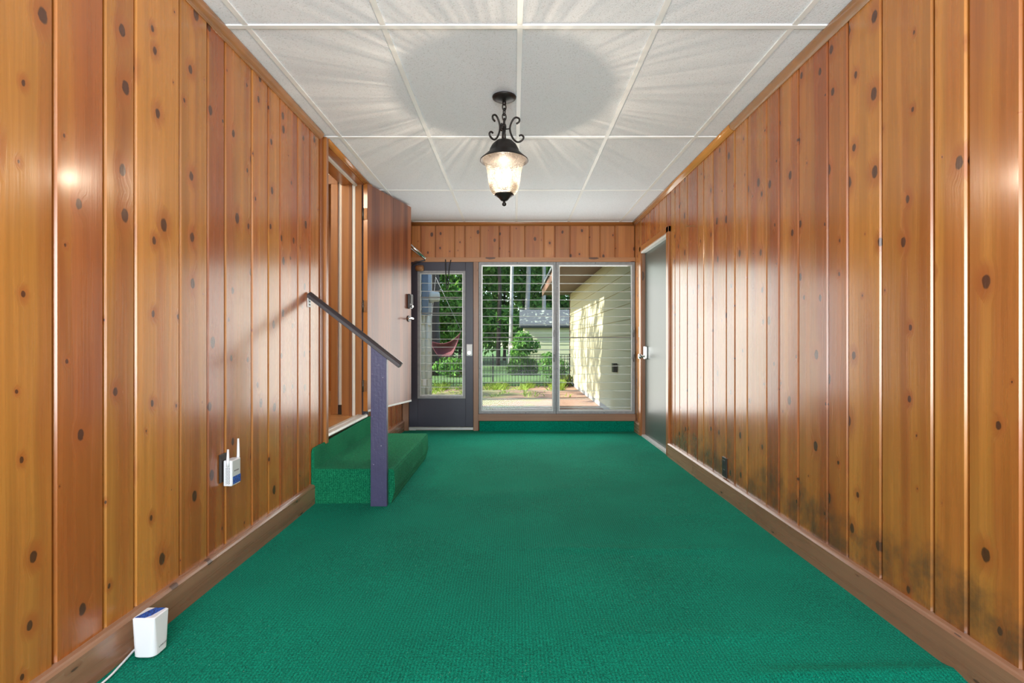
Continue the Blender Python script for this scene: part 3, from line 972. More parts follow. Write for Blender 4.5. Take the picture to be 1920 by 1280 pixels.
# hydraulic door closer with its bracket
cl = MB().tube([(bx(754), YB-0.10, bz(446)), (bx(800), YB-0.05, bz(486))], 0.020, 14).build('closer_tube', M['chrome'], d2, label='metal tube of the door closer')
MB().tube([(bx(754), YB-0.09, bz(452)), (bx(790), YB-0.06, bz(481))], 0.007, 8).build('closer_rod', M['bright_alu'], cl)
MB().tube(cr([(bx(771), YB-0.05, bz(499)), (bx(784), YB-0.06, bz(493)), (bx(799), YB-0.06, bz(489))], 4), 0.008, 8).build('closer_arm', M['gunmetal'], d2)
sp = MB().lathe([(0.001, -0.05), (0.030, -0.048), (0.036, -0.02), (0.036, 0.03), (0.028, 0.045), (0.001, 0.048)], 0, 0, 20)
sp.v = [Vector((bx(789)+v.z*1.0, YB-0.06+v.x, bz(504)+v.y)) for v in sp.v]
sp.build('closer_housing', M['brass'], d2, label='round brownish closer housing')
# cord hanging from the lintel in front of the storm door glass
cb = MB()
cd = cr([(bx(836), YB-0.034, bz(487)), (bx(836.5), YB-0.038, bz(505)), (bx(837.5), YB-0.04, bz(530)), (bx(839.8), YB-0.042, bz(542.5)), (bx(842.3), YB-0.04, bz(530)), (bx(842.6), YB-0.038, bz(505)), (bx(846), YB-0.034, bz(488))], 5)
cb.tube(cd, 0.006, 8)
cb.build('hanging_cord', M['black_plastic'], None, 'thin black looped cord hanging from the lintel over the storm door', 'cord')

# ------------------------------------------------------------------ right wall door (door_3)
d3 = empty('door_3', (XR, (RY0+RY1)/2, 0), 'plain glossy grey green door in the right wall near the windows', 'door', kind='structure')
MB().box(XR+0.028, XR+0.07, RY0+0.004, RY1-0.004, 0.02, RZ1-0.006).build('slab', M['green_door'], d3, bevel=0.003)
C2 = dict(bevel=0.005)
box('casing_board', M['casing'], XR-0.022, XR+0.014, RY0-0.072, RY0-0.004, 0.0, RZ1+0.062, d3, color=(0.35, 0.2, 0, 1), **C2)
box('casing_board', M['casing'], XR-0.022, XR+0.014, RY1+0.004, RY1+0.062, 0.0, RZ1+0.062, d3, color=(0.6, 0.5, 0, 1), **C2)
box('casing_head', M['casing_y'], XR-0.022, XR+0.014, RY0-0.072, RY1+0.062, RZ1+0.004, RZ1+0.062, d3, color=(0.3, 0.7, 0, 1), **C2)
box('jamb_board', M['base_z'], XR-0.004, XR+0.09, RY0-0.012, RY0+0.004, 0.0, RZ1, d3, color=(0.7, 0.2, 0, 1))
box('jamb_board', M['base_z'], XR-0.004, XR+0.09, RY1-0.004, RY1+0.012, 0.0, RZ1, d3, color=(0.7, 0.3, 0, 1))
box('head_strip', M['white_paint'], XR-0.016, XR+0.03, RY0, RY1, RZ1-0.018, RZ1+0.003, d3)
MB().prism([(XR-0.012, 0.0), (XR-0.010, 0.018), (XR+0.03, 0.022), (XR+0.10, 0.022), (XR+0.10, 0.0)], 'y', RY0, RY1).build('threshold', M['bright_alu'], d3)
ly, lz = 5.515, 0.90
pl = MB().box(XR-0.004, XR+0.028, ly-0.035, ly+0.035, lz-0.045, lz+0.100).build('lock_plate', M['chrome'], d3, bevel=0.010, seg=3)
mk = MB().lathe([(0.001, 0.0), (0.014, 0.002), (0.012, 0.02), (0.014, 0.03), (0.028, 0.042), (0.030, 0.056), (0.024, 0.066), (0.001, 0.068)], 0, 0, 20)
mk.v = [Vector((XR+0.0-v.z, ly+v.x, lz-0.012+v.y)) for v in mk.v]
mk.build('door_knob', M['chrome'], pl)
box('strike_plate', M['aluminium'], XR-0.003, XR+0.001, 5.725, 5.765, 1.10, 1.22, None, label='small metal plate on the narrow plank beside the right window', cat='plate', bevel=0.0012)

# ------------------------------------------------------------------ pendant lantern
LX, LY = -0.057, 2.895
la = empty('pendant_lantern', (LX, LY, ZC), 'lit bronze lantern with seeded glass hanging from the ceiling by a chain', 'lamp')
MB().lathe([(0.001, ZC-0.002), (0.069, ZC-0.003), (0.067, ZC-0.010), (0.050, ZC-0.020), (0.022, ZC-0.027), (0.010, ZC-0.030), (0.001, ZC-0.031)], LX, LY, 36).build('canopy', M['bronze'], la)
MB().lathe([(0.001, ZC-0.028), (0.011, ZC-0.030), (0.012, ZC-0.042), (0.006, ZC-0.050), (0.001, ZC-0.052)], LX, LY, 16).build('canopy_loop', M['bronze'], la)


def link(zc, h, wd, ang, r=0.0035):
    pts = []
    for k in range(16):
        a = 2*PI*k/16
        px, pz = wd*math.cos(a), h*math.sin(a)
        pts.append((LX+px*math.cos(ang), LY+px*math.sin(ang), zc+pz))
    MB().tube(pts, r, 8, closed=True).build('chain_link', M['bronze'], la)


zc = ZC-0.060
for i in range(6):
    link(zc, 0.021, 0.011, 0.5+(i % 2)*PI/2+random.uniform(-.3, .3))
    zc -= 0.0285
MB().tube([(LX, LY, 2.285), (LX, LY, 2.195)], [0.007, 0.012], 14).build('stem', M['bronze'], la)
sc = [(.072, .0235), (.088, .0335), (.089, .050), (.072, .060), (.056, .0536), (.041, .030), (.034, 0.0), (.041, -.0335), (.059, -.067), (.082, -.0817), (.106, -.0737), (.1146, -.057), (.102, -.0435), (.088, -.047)]
for az in (-15, 105, 225):
    a = math.radians(az)
    pts = cr([(LX+r*math.cos(a), LY+r*math.sin(a), 2.268+z) for r, z in sc], 4)
    rr = [0.0055]*len(pts)
    s_ = MB().tube(pts, rr, 8).build('scroll', M['bronze'], la)
    MB().tube([(LX, LY, 2.268), (LX+0.036*math.cos(a), LY+0.036*math.sin(a), 2.268)], 0.004, 8).build('scroll_pin', M['bronze'], s_)
MB().lathe([(0.012, 2.212), (0.024, 2.208), (0.050, 2.196), (0.070, 2.176), (0.083, 2.152), (0.087, 2.138), (0.090, 2.134), (0.100, 2.124), (0.122, 2.104), (0.137, 2.091), (0.139, 2.086), (0.134, 2.086), (0.118, 2.098), (0.096, 2.116), (0.080, 2.132), (0.070, 2.16), (0.04, 2.19), (0.012, 2.2)], LX, LY, 48).build('cap', M['bronze'], la)
gp = [(0.124, 2.093), (0.117, 2.079), (0.108, 2.060), (0.101, 2.038), (0.097, 2.015), (0.0945, 1.99), (0.091, 1.965), (0.086, 1.94), (0.079, 1.918), (0.069, 1.902), (0.055, 1.893)]
gi = [(r-0.003, z+0.001) for r, z in reversed(gp)]
MB().lathe(gp, LX, LY, 48).build('glass_shade', M['seedy'], la, label='bell shaped seeded glass shade')
MB().lathe([(0.001, 1.908), (0.040, 1.906), (0.053, 1.898), (0.056, 1.891), (0.048, 1.886), (0.032, 1.874), (0.022, 1.862), (0.016, 1.856), (0.001, 1.855)], LX, LY, 32).build('bottom_cap', M['bronze'], la)
MB().lathe([(0.001, 1.858), (0.008, 1.855), (0.0065, 1.850), (0.011, 1.844), (0.0125, 1.837), (0.010, 1.830), (0.001, 1.826)], LX, LY, 16).build('finial', M['bronze'], la)
hub = MB().lathe([(0.001, 1.935), (0.020, 1.934), (0.022, 1.925), (0.008, 1.915), (0.006, 1.903), (0.001, 1.902)], LX, LY, 16).build('socket_hub', M['bronze'], la)
for k in range(3):
    a = math.radians(200+120*k)
    qx, qy = LX+0.034*math.cos(a), LY+0.034*math.sin(a)
    cn = MB().lathe([(0.001, 1.925), (0.011, 1.926), (0.011, 1.965), (0.001, 1.966)], qx, qy, 14).build('candle_sleeve', M['cream_paint'], la)
    MB().lathe([(0.007, 1.966), (0.012, 1.978), (0.0165, 1.995), (0.014, 2.015), (0.006, 2.036), (0.001, 2.045)], qx, qy, 16).build('bulb', M['bulb'], cn)
pd = bpy.data.lights.new('lantern_light', 'POINT')
pd.energy = 8.5
pd.color = (1.0, 0.90, 0.76)
pd.shadow_soft_size = 0.010
pd.use_nodes = True
nt = pd.node_tree
em = [n_ for n_ in nt.nodes if n_.type == 'EMISSION'][0]
tc = nt.nodes.new('ShaderNodeNewGeometry')
sp_ = nt.nodes.new('ShaderNodeSeparateXYZ'); nt.links.new(tc.outputs['Incoming'], sp_.inputs[0])
at = nt.nodes.new('ShaderNodeMath'); at.operation = 'ARCTAN2'
nt.links.new(sp_.outputs[1], at.inputs[0]); nt.links.new(sp_.outputs[0], at.inputs[1])
cmb = nt.nodes.new('ShaderNodeCombineXYZ')
mu = nt.nodes.new('ShaderNodeMath'); mu.operation = 'MULTIPLY'; mu.inputs[1].default_value = 24.0
nt.links.new(at.outputs[0], mu.inputs[0]); nt.links.new(mu.outputs[0], cmb.inputs[0])
mz = nt.nodes.new('ShaderNodeMath'); mz.operation = 'MULTIPLY'; mz.inputs[1].default_value = 1.5
nt.links.new(sp_.outputs[2], mz.inputs[0]); nt.links.new(mz.outputs[0], cmb.inputs[1])
nz_ = nt.nodes.new('ShaderNodeTexNoise'); nz_.inputs['Scale'].default_value = 1.0; nz_.inputs['Detail'].default_value = 3
nt.links.new(cmb.outputs[0], nz_.inputs['Vector'])
mr = nt.nodes.new('ShaderNodeMapRange'); mr.inputs[1].default_value = 0.35; mr.inputs[2].default_value = 0.68; mr.inputs[3].default_value = 0.4; mr.inputs[4].default_value = 2.3
nt.links.new(nz_.outputs[0], mr.inputs[0]); nt.links.new(mr.outputs[0], em.inputs['Strength'])
po = bpy.data.objects.new('lantern_light', pd); COL.objects.link(po); po.parent = la; po.location = (0, 0, 1.985-ZC)

# ------------------------------------------------------------------ wall outlet and plug-in range extender on the left wall
op = empty('outlet', (XL, 2.28, 0.48), 'dark outlet plate behind the plugged-in white extender', 'outlet')
box('plate', M['dark_plate'], XL, XL+0.006, 2.243, 2.318, 0.418, 0.545, op, bevel=0.002)
ex = empty('range_extender', (XL+0.03, 2.29, 0.40), 'white plug-in range extender with two antennas on the left wall', 'extender')
ex0, ex1 = XL+0.010, XL+0.048
body = box('body', M['white_plastic'], ex0, ex1, 2.262, 2.334, 0.400, 0.515, ex, bevel=0.004, seg=3)
box('front_panel', M['grey_plastic'], ex1-0.001, ex1+0.0012, 2.266, 2.330, 0.405, 0.511, ex, bevel=0.0006)
box('blue_tape', M['tape'], ex1+0.0012, ex1+0.0020, 2.268, 2.332, 0.407, 0.441, ex, label='strip of blue tape with pen marks')
vm = MB()
for i in range(4):
    for j in range(11):
        xx = ex0+0.011+i*0.005; zz = 0.410+j*0.0068+(i % 2)*0.0018
        vm.box(xx, xx+0.003, 2.2612, 2.2625, zz, zz+0.0028)
vm.build('vent_holes', M['slot'], ex)
for (yy, x_, z0, z1, lean) in ((2.262, ex0+0.022, 0.488, 0.566, 0.0), (2.334, ex0+0.024, 0.500, 0.600, 0.008)):
    MB().tube([(x_, yy-0.003 if yy < 2.3 else yy+0.003, z0), (x_, yy-0.003 if yy < 2.3 else yy+0.003+lean*0.4, z0+0.02), (x_, yy+lean-0.002, z1)], [0.0072, 0.0068, 0.0042], 10).build('antenna', M['white_plastic'], ex)
fc = bpy.data.curves.new('lettering', 'FONT'); fc.body = 'NETGEAR'; fc.size = 0.0085; fc.align_x = 'CENTER'; fc.extrude = 0.0002; fc.materials.append(M['ink'])
fo = text_mesh(fc); fo.parent = ex
fo.location = Vector((ex1+0.0014, 2.298, 0.462))-WLOC[ex.name]; fo.rotation_euler = (PI/2, 0, PI/2)

# ------------------------------------------------------------------ white mesh router on the floor with its cable
ro = empty('mesh_router', (-1.225, 1.70, 0.0), 'white upright router box with blue tape on top, standing by the baseboard', 'router')
rx0, rx1, ry0, ry1, rh = -1.262, -1.188, 1.664, 1.735, 0.136
bm = bmesh.new()


def rr(x0, x1, y0, y1, r, z, n=5):
    pts = []
    for cx, cy, a0 in ((x1-r, y1-r, 0), (x0+r, y1-r, 90), (x0+r, y0+r, 180), (x1-r, y0+r, 270)):
        for k in range(n+1):
            a = math.radians(a0+90*k/n)
            pts.append((cx+r*math.cos(a), cy+r*math.sin(a), z))
    return pts


levels = [(0.004, 0.020, 0.004), (0.0, 0.020, 0.008), (0.0, 0.014, 0.05), (0.0, 0.005, rh-0.003), (0.003, 0.004, rh)]
vs, fs = [], []
for ins, r, z in levels: vs += rr(rx0+ins, rx1-ins, ry0+ins, ry1-ins, r, z)
N = 24
for i in range(len(levels)-1):
    for k in range(N):
        l = (k+1) % N
        fs.append((i*N+k, i*N+l, (i+1)*N+l, (i+1)*N+k))
fs.append(tuple(range(N-1, -1, -1))); fs.append(tuple(range((len(levels)-1)*N, len(levels)*N)))
MB().add(vs, fs).build('body', M['white_plastic'], ro)
MB().prism([(rx0+0.006, ry0+0.004), (rx0+0.040, ry0+0.003), (rx0+0.052, ry0+0.018), (rx0+0.060, ry0+0.050), (rx0+0.064, ry1-0.004), (rx0+0.030, ry1-0.004), (rx0+0.022, ry0+0.050)], 'z', rh, rh+0.0008).build('blue_tape', M['tape'], ro, label='strip of blue tape with pen marks')
fc = bpy.data.curves.new('lettering', 'FONT'); fc.body = 'LINKSYS'; fc.size = 0.0085; fc.align_x = 'CENTER'; fc.extrude = 0.0002; fc.space_character = 1.25; fc.materials.append(M['ink'])
fo = text_mesh(fc); fo.parent = ro
fo.location = Vector((rx1+0.0004, 1.705, 0.026))-WLOC[ro.name]; fo.rotation_euler = (PI/2, 0, PI/2)
MB().tube(cr([(-1.255, 1.715, 0.012), (-1.280, 1.705, 0.010), (-1.281, 1.68, 0.006), (-1.272, 1.63, 0.005), (-1.262, 1.57, 0.005), (-1.262, 1.50, 0.005), (-1.268, 1.38, 0.005), (-1.276, 1.2, 0.005)], 8), 0.0035, 8).build('power_cable', M['white_plastic'], None, 'thin white cable leading away from the router along the baseboard', 'cable')

# ------------------------------------------------------------------ outlet and hook on the right wall
o2 = empty('outlet', (XR, 3.40, 0.2), 'dark brown double outlet just above the right baseboard', 'outlet')
pl = box('plate', M['dark_plate'], XR-0.007, XR, 3.365, 3.440, 0.135, 0.268, o2, bevel=0.002)
for zz in (0.168, 0.232):
    r_ = box('receptacle', M['black_plastic'], XR-0.010, XR-0.006, 3.385, 3.420, zz-0.018, zz+0.018, o2, bevel=0.0015)
    for yy in (3.395, 3.410):
        box('slot', M['slot'], XR-0.0105, XR-0.0095, yy-0.0015, yy+0.0015, zz-0.006, zz+0.008, r_)
hk = MB().tube(cr([(XR+0.004, 3.95, 1.955), (XR-0.02, 3.952, 1.956), (XR-0.066, 3.955, 1.954), (XR-0.074, 3.955, 1.962)], 4), 0.005, 8)
hk.build('coat_peg', M['brass'], None, 'small metal peg sticking out of the right wall planks', 'peg')

# ------------------------------------------------------------------ outdoors: ground
GZ = -0.10
g1 = MB().add([(-14, YB+0.08, GZ), (14, YB+0.08, GZ), (14, 13.0, GZ), (-14, 13.0, GZ)], [(0, 1, 2, 3)]).build('ground', M['ground'], None, 'bare brown earth patio with leaves outside the windows', 'ground', kind='structure', fixn=False)
MB().add([(-45, 13.0, GZ), (45, 13.0, GZ), (45, 26, GZ-0.05), (45, 75, GZ+0.3), (-45, 75, GZ+0.3), (-45, 26, GZ-0.05)], [(0, 1, 2, 5), (5, 2, 3, 4)]).build('lawn', M['lawn'], None, 'green lawn beyond the low black fence', 'lawn', kind='structure', fixn=False)

# ------------------------------------------------------------------ garage wing with lap siding
GXw, GY0, GY1 = 1.52, YB+0.10, 13.6
gw = empty('garage_wing', (GXw, 9.8, GZ), 'cream lap sided building wing with brown soffit outside the right window', 'building')
z = 0.105-0.207
prev = -0.02
zs = [0.0, 0.105]+[0.105+0.207*i for i in range(1, 11)]+[2.33]
for i in range(len(zs)-1):
    z0, z1 = zs[i], zs[i+1]
    MB().prism([(GXw-0.016, z0-0.004), (GXw-0.002, z1), (GXw+0.03, z1), (GXw+0.03, z0-0.004)], 'y', GY0, GY1).build('siding_board', M['siding'], gw)
box('foundation', M['concrete'], GXw+0.005, GXw+0.2, GY0, GY1, GZ-0.1, 0.0, gw)
box('wall_core', M['siding'], GXw+0.03, 6.0, GY0, GY1-0.02, 0.0, 2.36, gw)
box('soffit', M['soffit'], 0.80, GXw+0.03, GY0, GY1+0.35, 2.33, 2.345, gw)
box('fascia', M['fascia'], 0.775, 0.80, GY0, GY1+0.36, 2.30, 2.50, gw)
box('corner_board', M['fascia'], GXw-0.024, GXw+0.05, GY1-0.015, GY1+0.025, 0.0, 2.33, gw)
MB().prism([(0.74, 2.49), (3.8, 3.5), (6.9, 2.49), (6.9, 2.55), (3.8, 3.58), (0.74, 2.55)], 'y', GY0, GY1+0.4).build('roof', M['shingle'], gw)
box('gable_core', M['siding'], 1.6, 6.0, GY0, GY0+0.05, 2.36, 2.6, gw)
ob = box('outdoor_box', M['dark_plate'], GXw-0.075, GXw-0.012, 7.36, 7.47, 0.60, 0.73, None, label='small dark electrical box on the cream siding wall', cat='box', bevel=0.006)

# ------------------------------------------------------------------ main house corner on the left with electric meter
hs = empty('house_corner', (-1.4, 6.8, GZ), 'white lap sided corner of the house seen through the storm door', 'building')
HXw, HY1 = -1.30, 7.75
for i in range(13):
    z0 = GZ+0.2*i
    MB().prism([(HXw+0.022, z0-0.004), (HXw+0.003, z0+0.2), (HXw-0.03, z0+0.2), (HXw-0.03, z0-0.004)], 'y', YB+0.1, HY1).build('siding_board', M['white_siding'], hs)
box('corner_board', M['white_siding'], HXw-0.06, HXw+0.030, HY1, HY1+0.03, GZ, 2.5, hs)
box('wall_core', M['white_siding'], -7.0, HXw-0.03, 6.0, HY1, GZ, 2.55, hs)
MB().prism([(-7.3, 3.05), (HXw-0.02, 3.05), (HXw-0.02, 4.2), (-7.3, 4.2)], 'y', -2.0, HY1).build('roof', M['shingle'], hs)  # unseen roof block, sized and extended to cast the house shadow on the siding
box('gable', M['white_siding'], -7.0, HXw-0.03, 5.98, HY1, 2.55, 3.05, hs)
em_ = empty('electric_meter', (-1.28, 7.1, 1.4), 'blue grey electric meter box with round glass meter on the house corner', 'meter')
box('meter_box', M['blue_grey'], HXw+0.02, HXw+0.11, 6.98, 7.24, 1.42, 2.02, em_, bevel=0.008)
mm = MB().lathe([(0.001, 0.0), (0.085, 0.0), (0.085, 0.05), (0.070, 0.055), (0.070, 0.12), (0.055, 0.135), (0.001, 0.138)], 0, 0, 24)
mm.v = [Vector((HXw+0.11+v.z, 7.11+v.x, 1.68+v.y)) for v in mm.v]
mm.build('meter_dial', M['white_siding'], em_)
MB().tube([(HXw+0.06, 7.11, 2.02), (HXw+0.06, 7.11, 2.5)], 0.03, 12).build('conduit', M['blue_grey'], em_)
MB().tube([(HXw+0.06, 7.11, 1.42), (HXw+0.06, 7.11, GZ)], 0.02, 12).build('conduit', M['white_siding'], em_)

# ------------------------------------------------------------------ fence
fe = empty('garden_fence', (-0.5, 12.9, GZ), 'low black metal picket fence across the lawn', 'fence')
pk = None
x = -2.5
while x < 1.44:
    if pk is None:
        pk = box('picket', M['fence_black'], x-0.006, x+0.006, 12.894, 12.906, GZ, 0.70, fe)
        z_ = pk.location.z; y_ = pk.location.y
    else:
        c = pk.copy(); COL.objects.link(c); c.location = (x-WLOC[fe.name].x, y_, z_)
    x += 0.079
for zz in (0.66, 0.30, -0.02):
    box('fence_rail', M['fence_black'], -2.55, 1.46, 12.892, 12.908, zz-0.007, zz+0.007, fe)
for xx in (-2.5, -0.55, 1.42):
    box('fence_post', M['fence_black'], xx-0.015, xx+0.015, 12.885, 12.915, GZ, 0.74, fe)

# ------------------------------------------------------------------ shed
sh = empty('garden_shed', (1.7, 22.5, GZ), 'small pale green shed with dark shingle roof beyond the fence', 'shed')
SXa, SXb, SYa, SYb = 0.42, 3.6, 21.7, 24.0
for i in range(9):
    z0 = GZ+0.205*i
    z1 = min(z0+0.205, 1.70)
    MB().prism([(SYa-0.02, z0), (SYa, z1), (SYa+0.05, z1), (SYa+0.05, z0)], 'x', SXa, SXb).build('siding_board', M['shed_siding'], sh)
box('wall_core', M['shed_siding'], SXa, SXb, SYa+0.05, SYb, GZ, 1.70, sh)
box('fascia', M['fence_black'], SXa-0.15, SXb+0.15, SYa-0.20, SYa-0.16, 1.63, 1.80, sh)
MB().prism([(SYa-0.22, 1.78), (SYa+1.15, 2.50), (SYb+0.22, 1.78), (SYb+0.22, 1.70), (SYa-0.22, 1.70)], 'x', SXa-0.18, SXb+0.18).build('roof', M['shingle'], sh)

# ------------------------------------------------------------------ hammock
hm = MB()
NXh, NZh = 14, 8
vs = []
for j in range(NZh+1):
    for i in range(NXh+1):
        u, v = i/NXh*2-1, j/NZh
        half = 0.18+0.30*v**0.8
        top = 0.55+(0.70+0.16*u)*v*(0.62+0.38*u*u)
        half *= 1.12
        vs.append((-2.30+half*u, 16.8+0.20*math.sin(v*PI)*(1-u*u)+0.05*v, top))
fs = [(j*(NXh+1)+i, j*(NXh+1)+i+1, (j+1)*(NXh+1)+i+1, (j+1)*(NXh+1)+i) for j in range(NZh) for i in range(NXh)]
hm.add(vs, fs, 0, True)
ha = empty('hammock_chair', (-2.30, 16.8, 0.5), 'maroon cloth hammock chair hanging beyond the fence', 'hammock')
o = hm.build('seat_cloth', M['maroon'], ha)
sm = o.modifiers.new('thickness', 'SOLIDIFY'); sm.thickness = 0.02
for a_, b_ in (((-2.83, 16.85, 1.08), (-2.62, 16.85, 3.2)), ((-1.77, 16.85, 1.40), (-2.62, 16.85, 3.2)), ((-2.62, 16.85, 3.2), (-2.70, 16.95, 4.0))):
    MB().tube([a_, b_], 0.006, 6).build('rope', M['bark'], ha)


# ------------------------------------------------------------------ trees and bushes
def leaf_cloud(mb, blobs, n, size):
    vol = [b_[3]*b_[4]*b_[5] for b_ in blobs]; tot = sum(vol)
    for (cx, cy, cz, rx, ry, rz), v in zip(blobs, vol):
        for _ in range(int(n*v/tot)):
            while True:
                p = Vector((random.uniform(-1, 1), random.uniform(-1, 1), random.uniform(-1, 1)))
                if 0.15 < p.length < 1: break
            c = Vector((cx+p.x*rx, cy+p.y*ry, cz+p.z*rz))
            s = size*random.uniform(0.6, 1.3)
            a = Vector((random.gauss(0, 1), random.gauss(0, 1), random.gauss(0, 0.6))).normalized()
            q = a.orthogonal().normalized()
            q.rotate(Matrix.Rotation(random.uniform(0, 6.28), 3, a))
            r2 = a.cross(q)
            mb.add([c-q*s, c+r2*s*0.45+a*s*0.1, c+q*s, c-r2*s*0.45+a*s*0.1], [(0, 1, 2, 3)])


def tree(name, label, x, y, h, r, bark, leaf, blobs, n, size, bend=0.0, group=None, cat='tree'):
    t = empty(name, (x, y, GZ), label, cat, group)
    pts = [(x+bend*math.sin(i/6*3.0)+0.1*random.uniform(-1, 1)*(i > 0)*min(1, r*6), y, GZ-0.1+h*i/6) for i in range(7)]
    MB().tube(cr(pts, 3), [r*(1.15-0.75*i/18) for i in range(19)], 8).build('trunk', bark, t)
    if blobs:
        m = MB(); leaf_cloud(m, blobs, n, size)
        m.build('foliage', leaf, t, kind='stuff', fixn=False)
    return t


def rb(x, y, z0, z1, n, rx, rr_):
    return [(x+random.uniform(-rx, rx), y+random.uniform(-rx, rx)*0.6, random.uniform(z0, z1), rr_*random.uniform(.7, 1.3), rr_*random.uniform(.7, 1.2), rr_*random.uniform(.5, .9)) for _ in range(n)]


G = 'woodland trees behind the lawn'
def dpx(px, d): return (px-964)/F*d
# trunks one can tell apart
x = dpx(956, 23.2); tree('birch_tree', 'slender pale tree with a slightly curved trunk left of the shed roof', x, 23.2, 13, 0.085, M['bark_pale'], M['leaf_a'], rb(x, 24.5, 6.5, 11, 9, 2.0, 1.2), 1400, 0.22, 0.12, G)
x = dpx(990, 25.2); tree('woodland_tree', 'straight grey tree rising behind the left end of the shed roof', x, 25.2, 14, 0.12, M['bark'], M['leaf_a'], rb(x, 26, 7.2, 12, 9, 2.0, 1.2), 1400, 0.22, 0.0, G)
x = dpx(1019, 25.4); tree('woodland_tree', 'pale tree behind the shed roof beside the brown eave', x, 25.4, 13, 0.10, M['bark_pale'], M['leaf_c'], rb(x, 26.5, 5.6, 9, 8, 1.6, 0.9), 1400, 0.18, 0.0, G)
x = dpx(934, 25); tree('woodland_tree', 'dark tree trunk in the shade between lawn and birch', x, 25, 12, 0.10, M['bark_dark'], M['leaf_b'], rb(x, 25, 6.5, 11, 8, 2.2, 1.3), 1400, 0.22, 0.05, G)
x = dpx(818, 26); tree('woodland_tree', 'grey tree behind the maroon hammock', x, 26, 12, 0.14, M['bark'], M['leaf_a'], rb(x, 26, 5, 11, 10, 2.2, 1.3), 1800, 0.22, 0.0, G)
x = dpx(812, 17.5); tree('big_tree', 'large brown tree trunk seen in the upper storm door glass', x, 17.5, 10, 0.26, M['bark_dark'], M['leaf_a'], rb(x, 17.5, 5.5, 9, 8, 1.8, 1.2), 1400, 0.2, -0.1, G)
MB().tube([(x, 17.5, 3.9), (x+0.15, 16.6, 4.05), (x+0.3, 15.9, 4.3)], [0.10, 0.07, 0.04], 8).build('branch', M['bark_dark'], bpy.data.objects['big_tree'])
# understorey and back rows
US = [(-8.5, 27, 'leaf_b'), (-6.4, 25, 'leaf_a'), (-4.6, 26.5, 'leaf_a'), (-3.2, 29.5, 'leaf_b'), (-1.9, 26.0, 'leaf_a'), (-0.6, 31, 'leaf_b'), (0.5, 28.5, 'leaf_a'), (2.0, 31.5, 'leaf_b'), (3.6, 30, 'leaf_a'), (-5.6, 33, 'leaf_b'), (-1.2, 36, 'leaf_b')]
LB = ['dense shrubby tree far left in the storm door glass, beyond the house corner', 'leafy tree left of the hammock behind the lawn', 'mid green leafy tree just above the hammock', 'dark leafy tree deep behind the hammock', 'bright leafy tree filling the left edge of the left louvre window', 'dark leafy tree in the gap left of the pale curved trunk', 'leafy tree between the two pale trunks behind the shed', 'dark leafy tree directly behind the shed roof', 'leafy tree hidden mostly behind the brown eave', 'dark tree at the back of the woodland behind the hammock', 'dark tree at the back of the woodland behind the curved trunk']
for (x, y, lf), lb in zip(US, LB):
    tree('leafy_tree', lb, x, y, 7.5, 0.09, M['bark_dark'], M[lf], rb(x, y, 0.9, 8.2, 15, 1.5, 1.15), 4200, 0.17, 0.0, G)
# trees beside the house, beyond the left of the view, whose crowns dapple the patio and siding
for i, (x, y) in enumerate(((-9.0, 8.3), (-9.5, 11.6), (-12.0, 16.5), (-11.0, 20.5))):
    tree('shade_tree', ['shade tree nearest the house side, outside the view', 'second shade tree beside the house, outside the view', 'third shade tree beyond the fence, outside the view', 'fourth shade tree at the lawn edge, outside the view'][i], x, y, 9, 0.16, M['bark'], M['leaf_a'], rb(x, y, 5.0, 9.8, 10, 2.0, 0.9), 1000, 0.16, 0.0, 'shade trees beside the house')


def bush(name, label, blobs, n, size, leaf, group=None):
    c = blobs[0]
    t = empty(name, (c[0], c[1], GZ), label, 'bush', group)
    m = MB(); leaf_cloud(m, blobs, n, size)
    m.build('foliage', leaf, t, kind='stuff', fixn=False)
    MB().tube([(c[0], c[1], GZ-0.05), (c[0]+0.05, c[1], c[2])], [0.03, 0.015], 6).build('stem', M['bark_dark'], t)


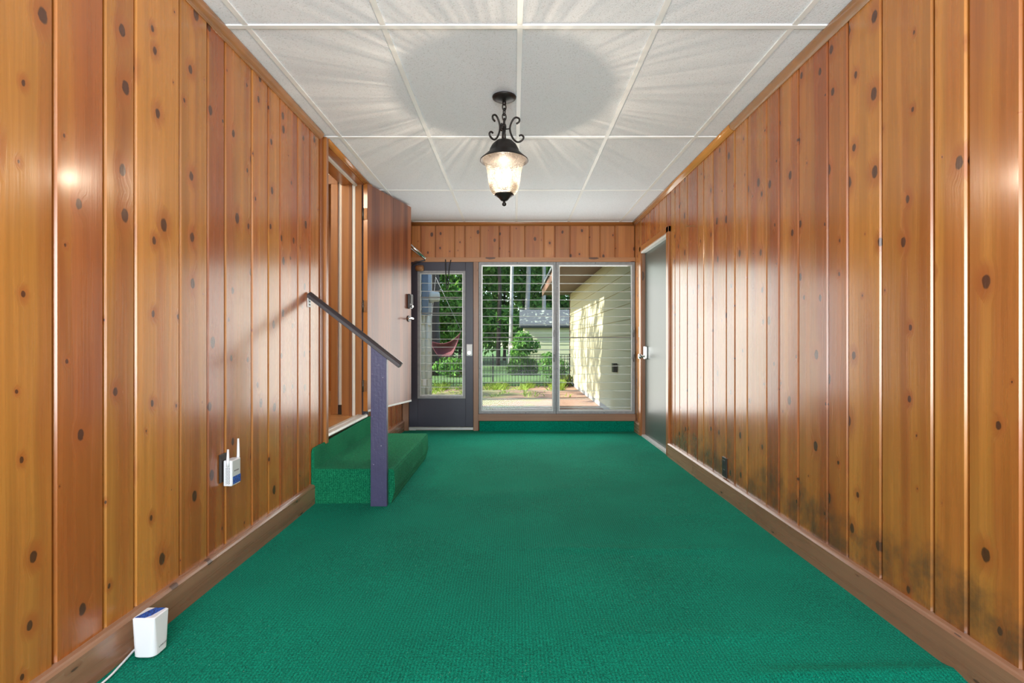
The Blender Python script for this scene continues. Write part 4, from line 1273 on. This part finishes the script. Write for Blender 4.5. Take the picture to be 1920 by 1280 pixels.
bush('round_bush', 'rounded dark green bush in front of the shed', [(0.22, 17.5, 0.25, 0.42, 0.4, 0.42), (0.58, 17.8, 0.15, 0.36, 0.35, 0.32), (0.0, 17.4, 0.10, 0.30, 0.3, 0.25)], 1500, 0.06, M['leaf_b'])
bush('leafy_bush', 'brighter green bush growing at the left shed corner', [(0.35, 20.8, 1.0, 0.45, 0.4, 0.5), (0.20, 20.8, 0.5, 0.4, 0.4, 0.4), (0.7, 20.9, 0.85, 0.4, 0.3, 0.3)], 1300, 0.09, M['leaf_a'])
bush('wall_bush', 'small green bush behind the fence by the shed wall', [(1.15, 16.0, 0.30, 0.40, 0.4, 0.45), (1.5, 16.3, 0.2, 0.3, 0.3, 0.3)], 700, 0.07, M['leaf_a'])
bush('lawn_bush', 'low leafy bush on the lawn below the hammock', [(-2.0, 16.6, 0.2, 0.7, 0.5, 0.3), (-1.5, 16.8, 0.2, 0.4, 0.4, 0.35)], 900, 0.08, M['leaf_a'])
bush('corner_plant', 'low leafy plant at the far foot of the siding wall', [(1.30, 13.0, 0.05, 0.22, 0.2, 0.16), (1.12, 12.6, 0.0, 0.2, 0.2, 0.1)], 260, 0.06, M['leaf_c'])
# weeds along the fence: nobody could count them
wm = MB()
for _ in range(3200):
    x = random.uniform(-2.6, 1.35); x = x+0.28*math.sin(x*9.0); y = random.uniform(10.4, 13.4) if random.random() < 0.35 else random.gauss(12.4, 0.45)
    if y < 9.8 or math.sin(x*4.1+y*2.3)+math.sin(x*7.7-y*3.1) < -0.3: continue
    h = random.uniform(0.03, 0.13)*(1.2 if y > 11.8 else 0.6); a = random.uniform(0, 6.28); w_ = 0.012
    dx, dy = math.cos(a)*w_, math.sin(a)*w_; lx, ly_ = random.gauss(0, h*0.4), random.gauss(0, h*0.4)
    wm.add([(x-dx, y-dy, GZ), (x+dx, y+dy, GZ), (x+lx+dx*0.6, y+ly_, GZ+h*0.7), (x+lx*1.6, y+ly_*1.6, GZ+h)], [(0, 1, 2, 3)])
wm.build('weeds', M['leaf_c'], None, 'bright green weeds growing along the foot of the fence', 'weeds', kind='stuff', fixn=False)
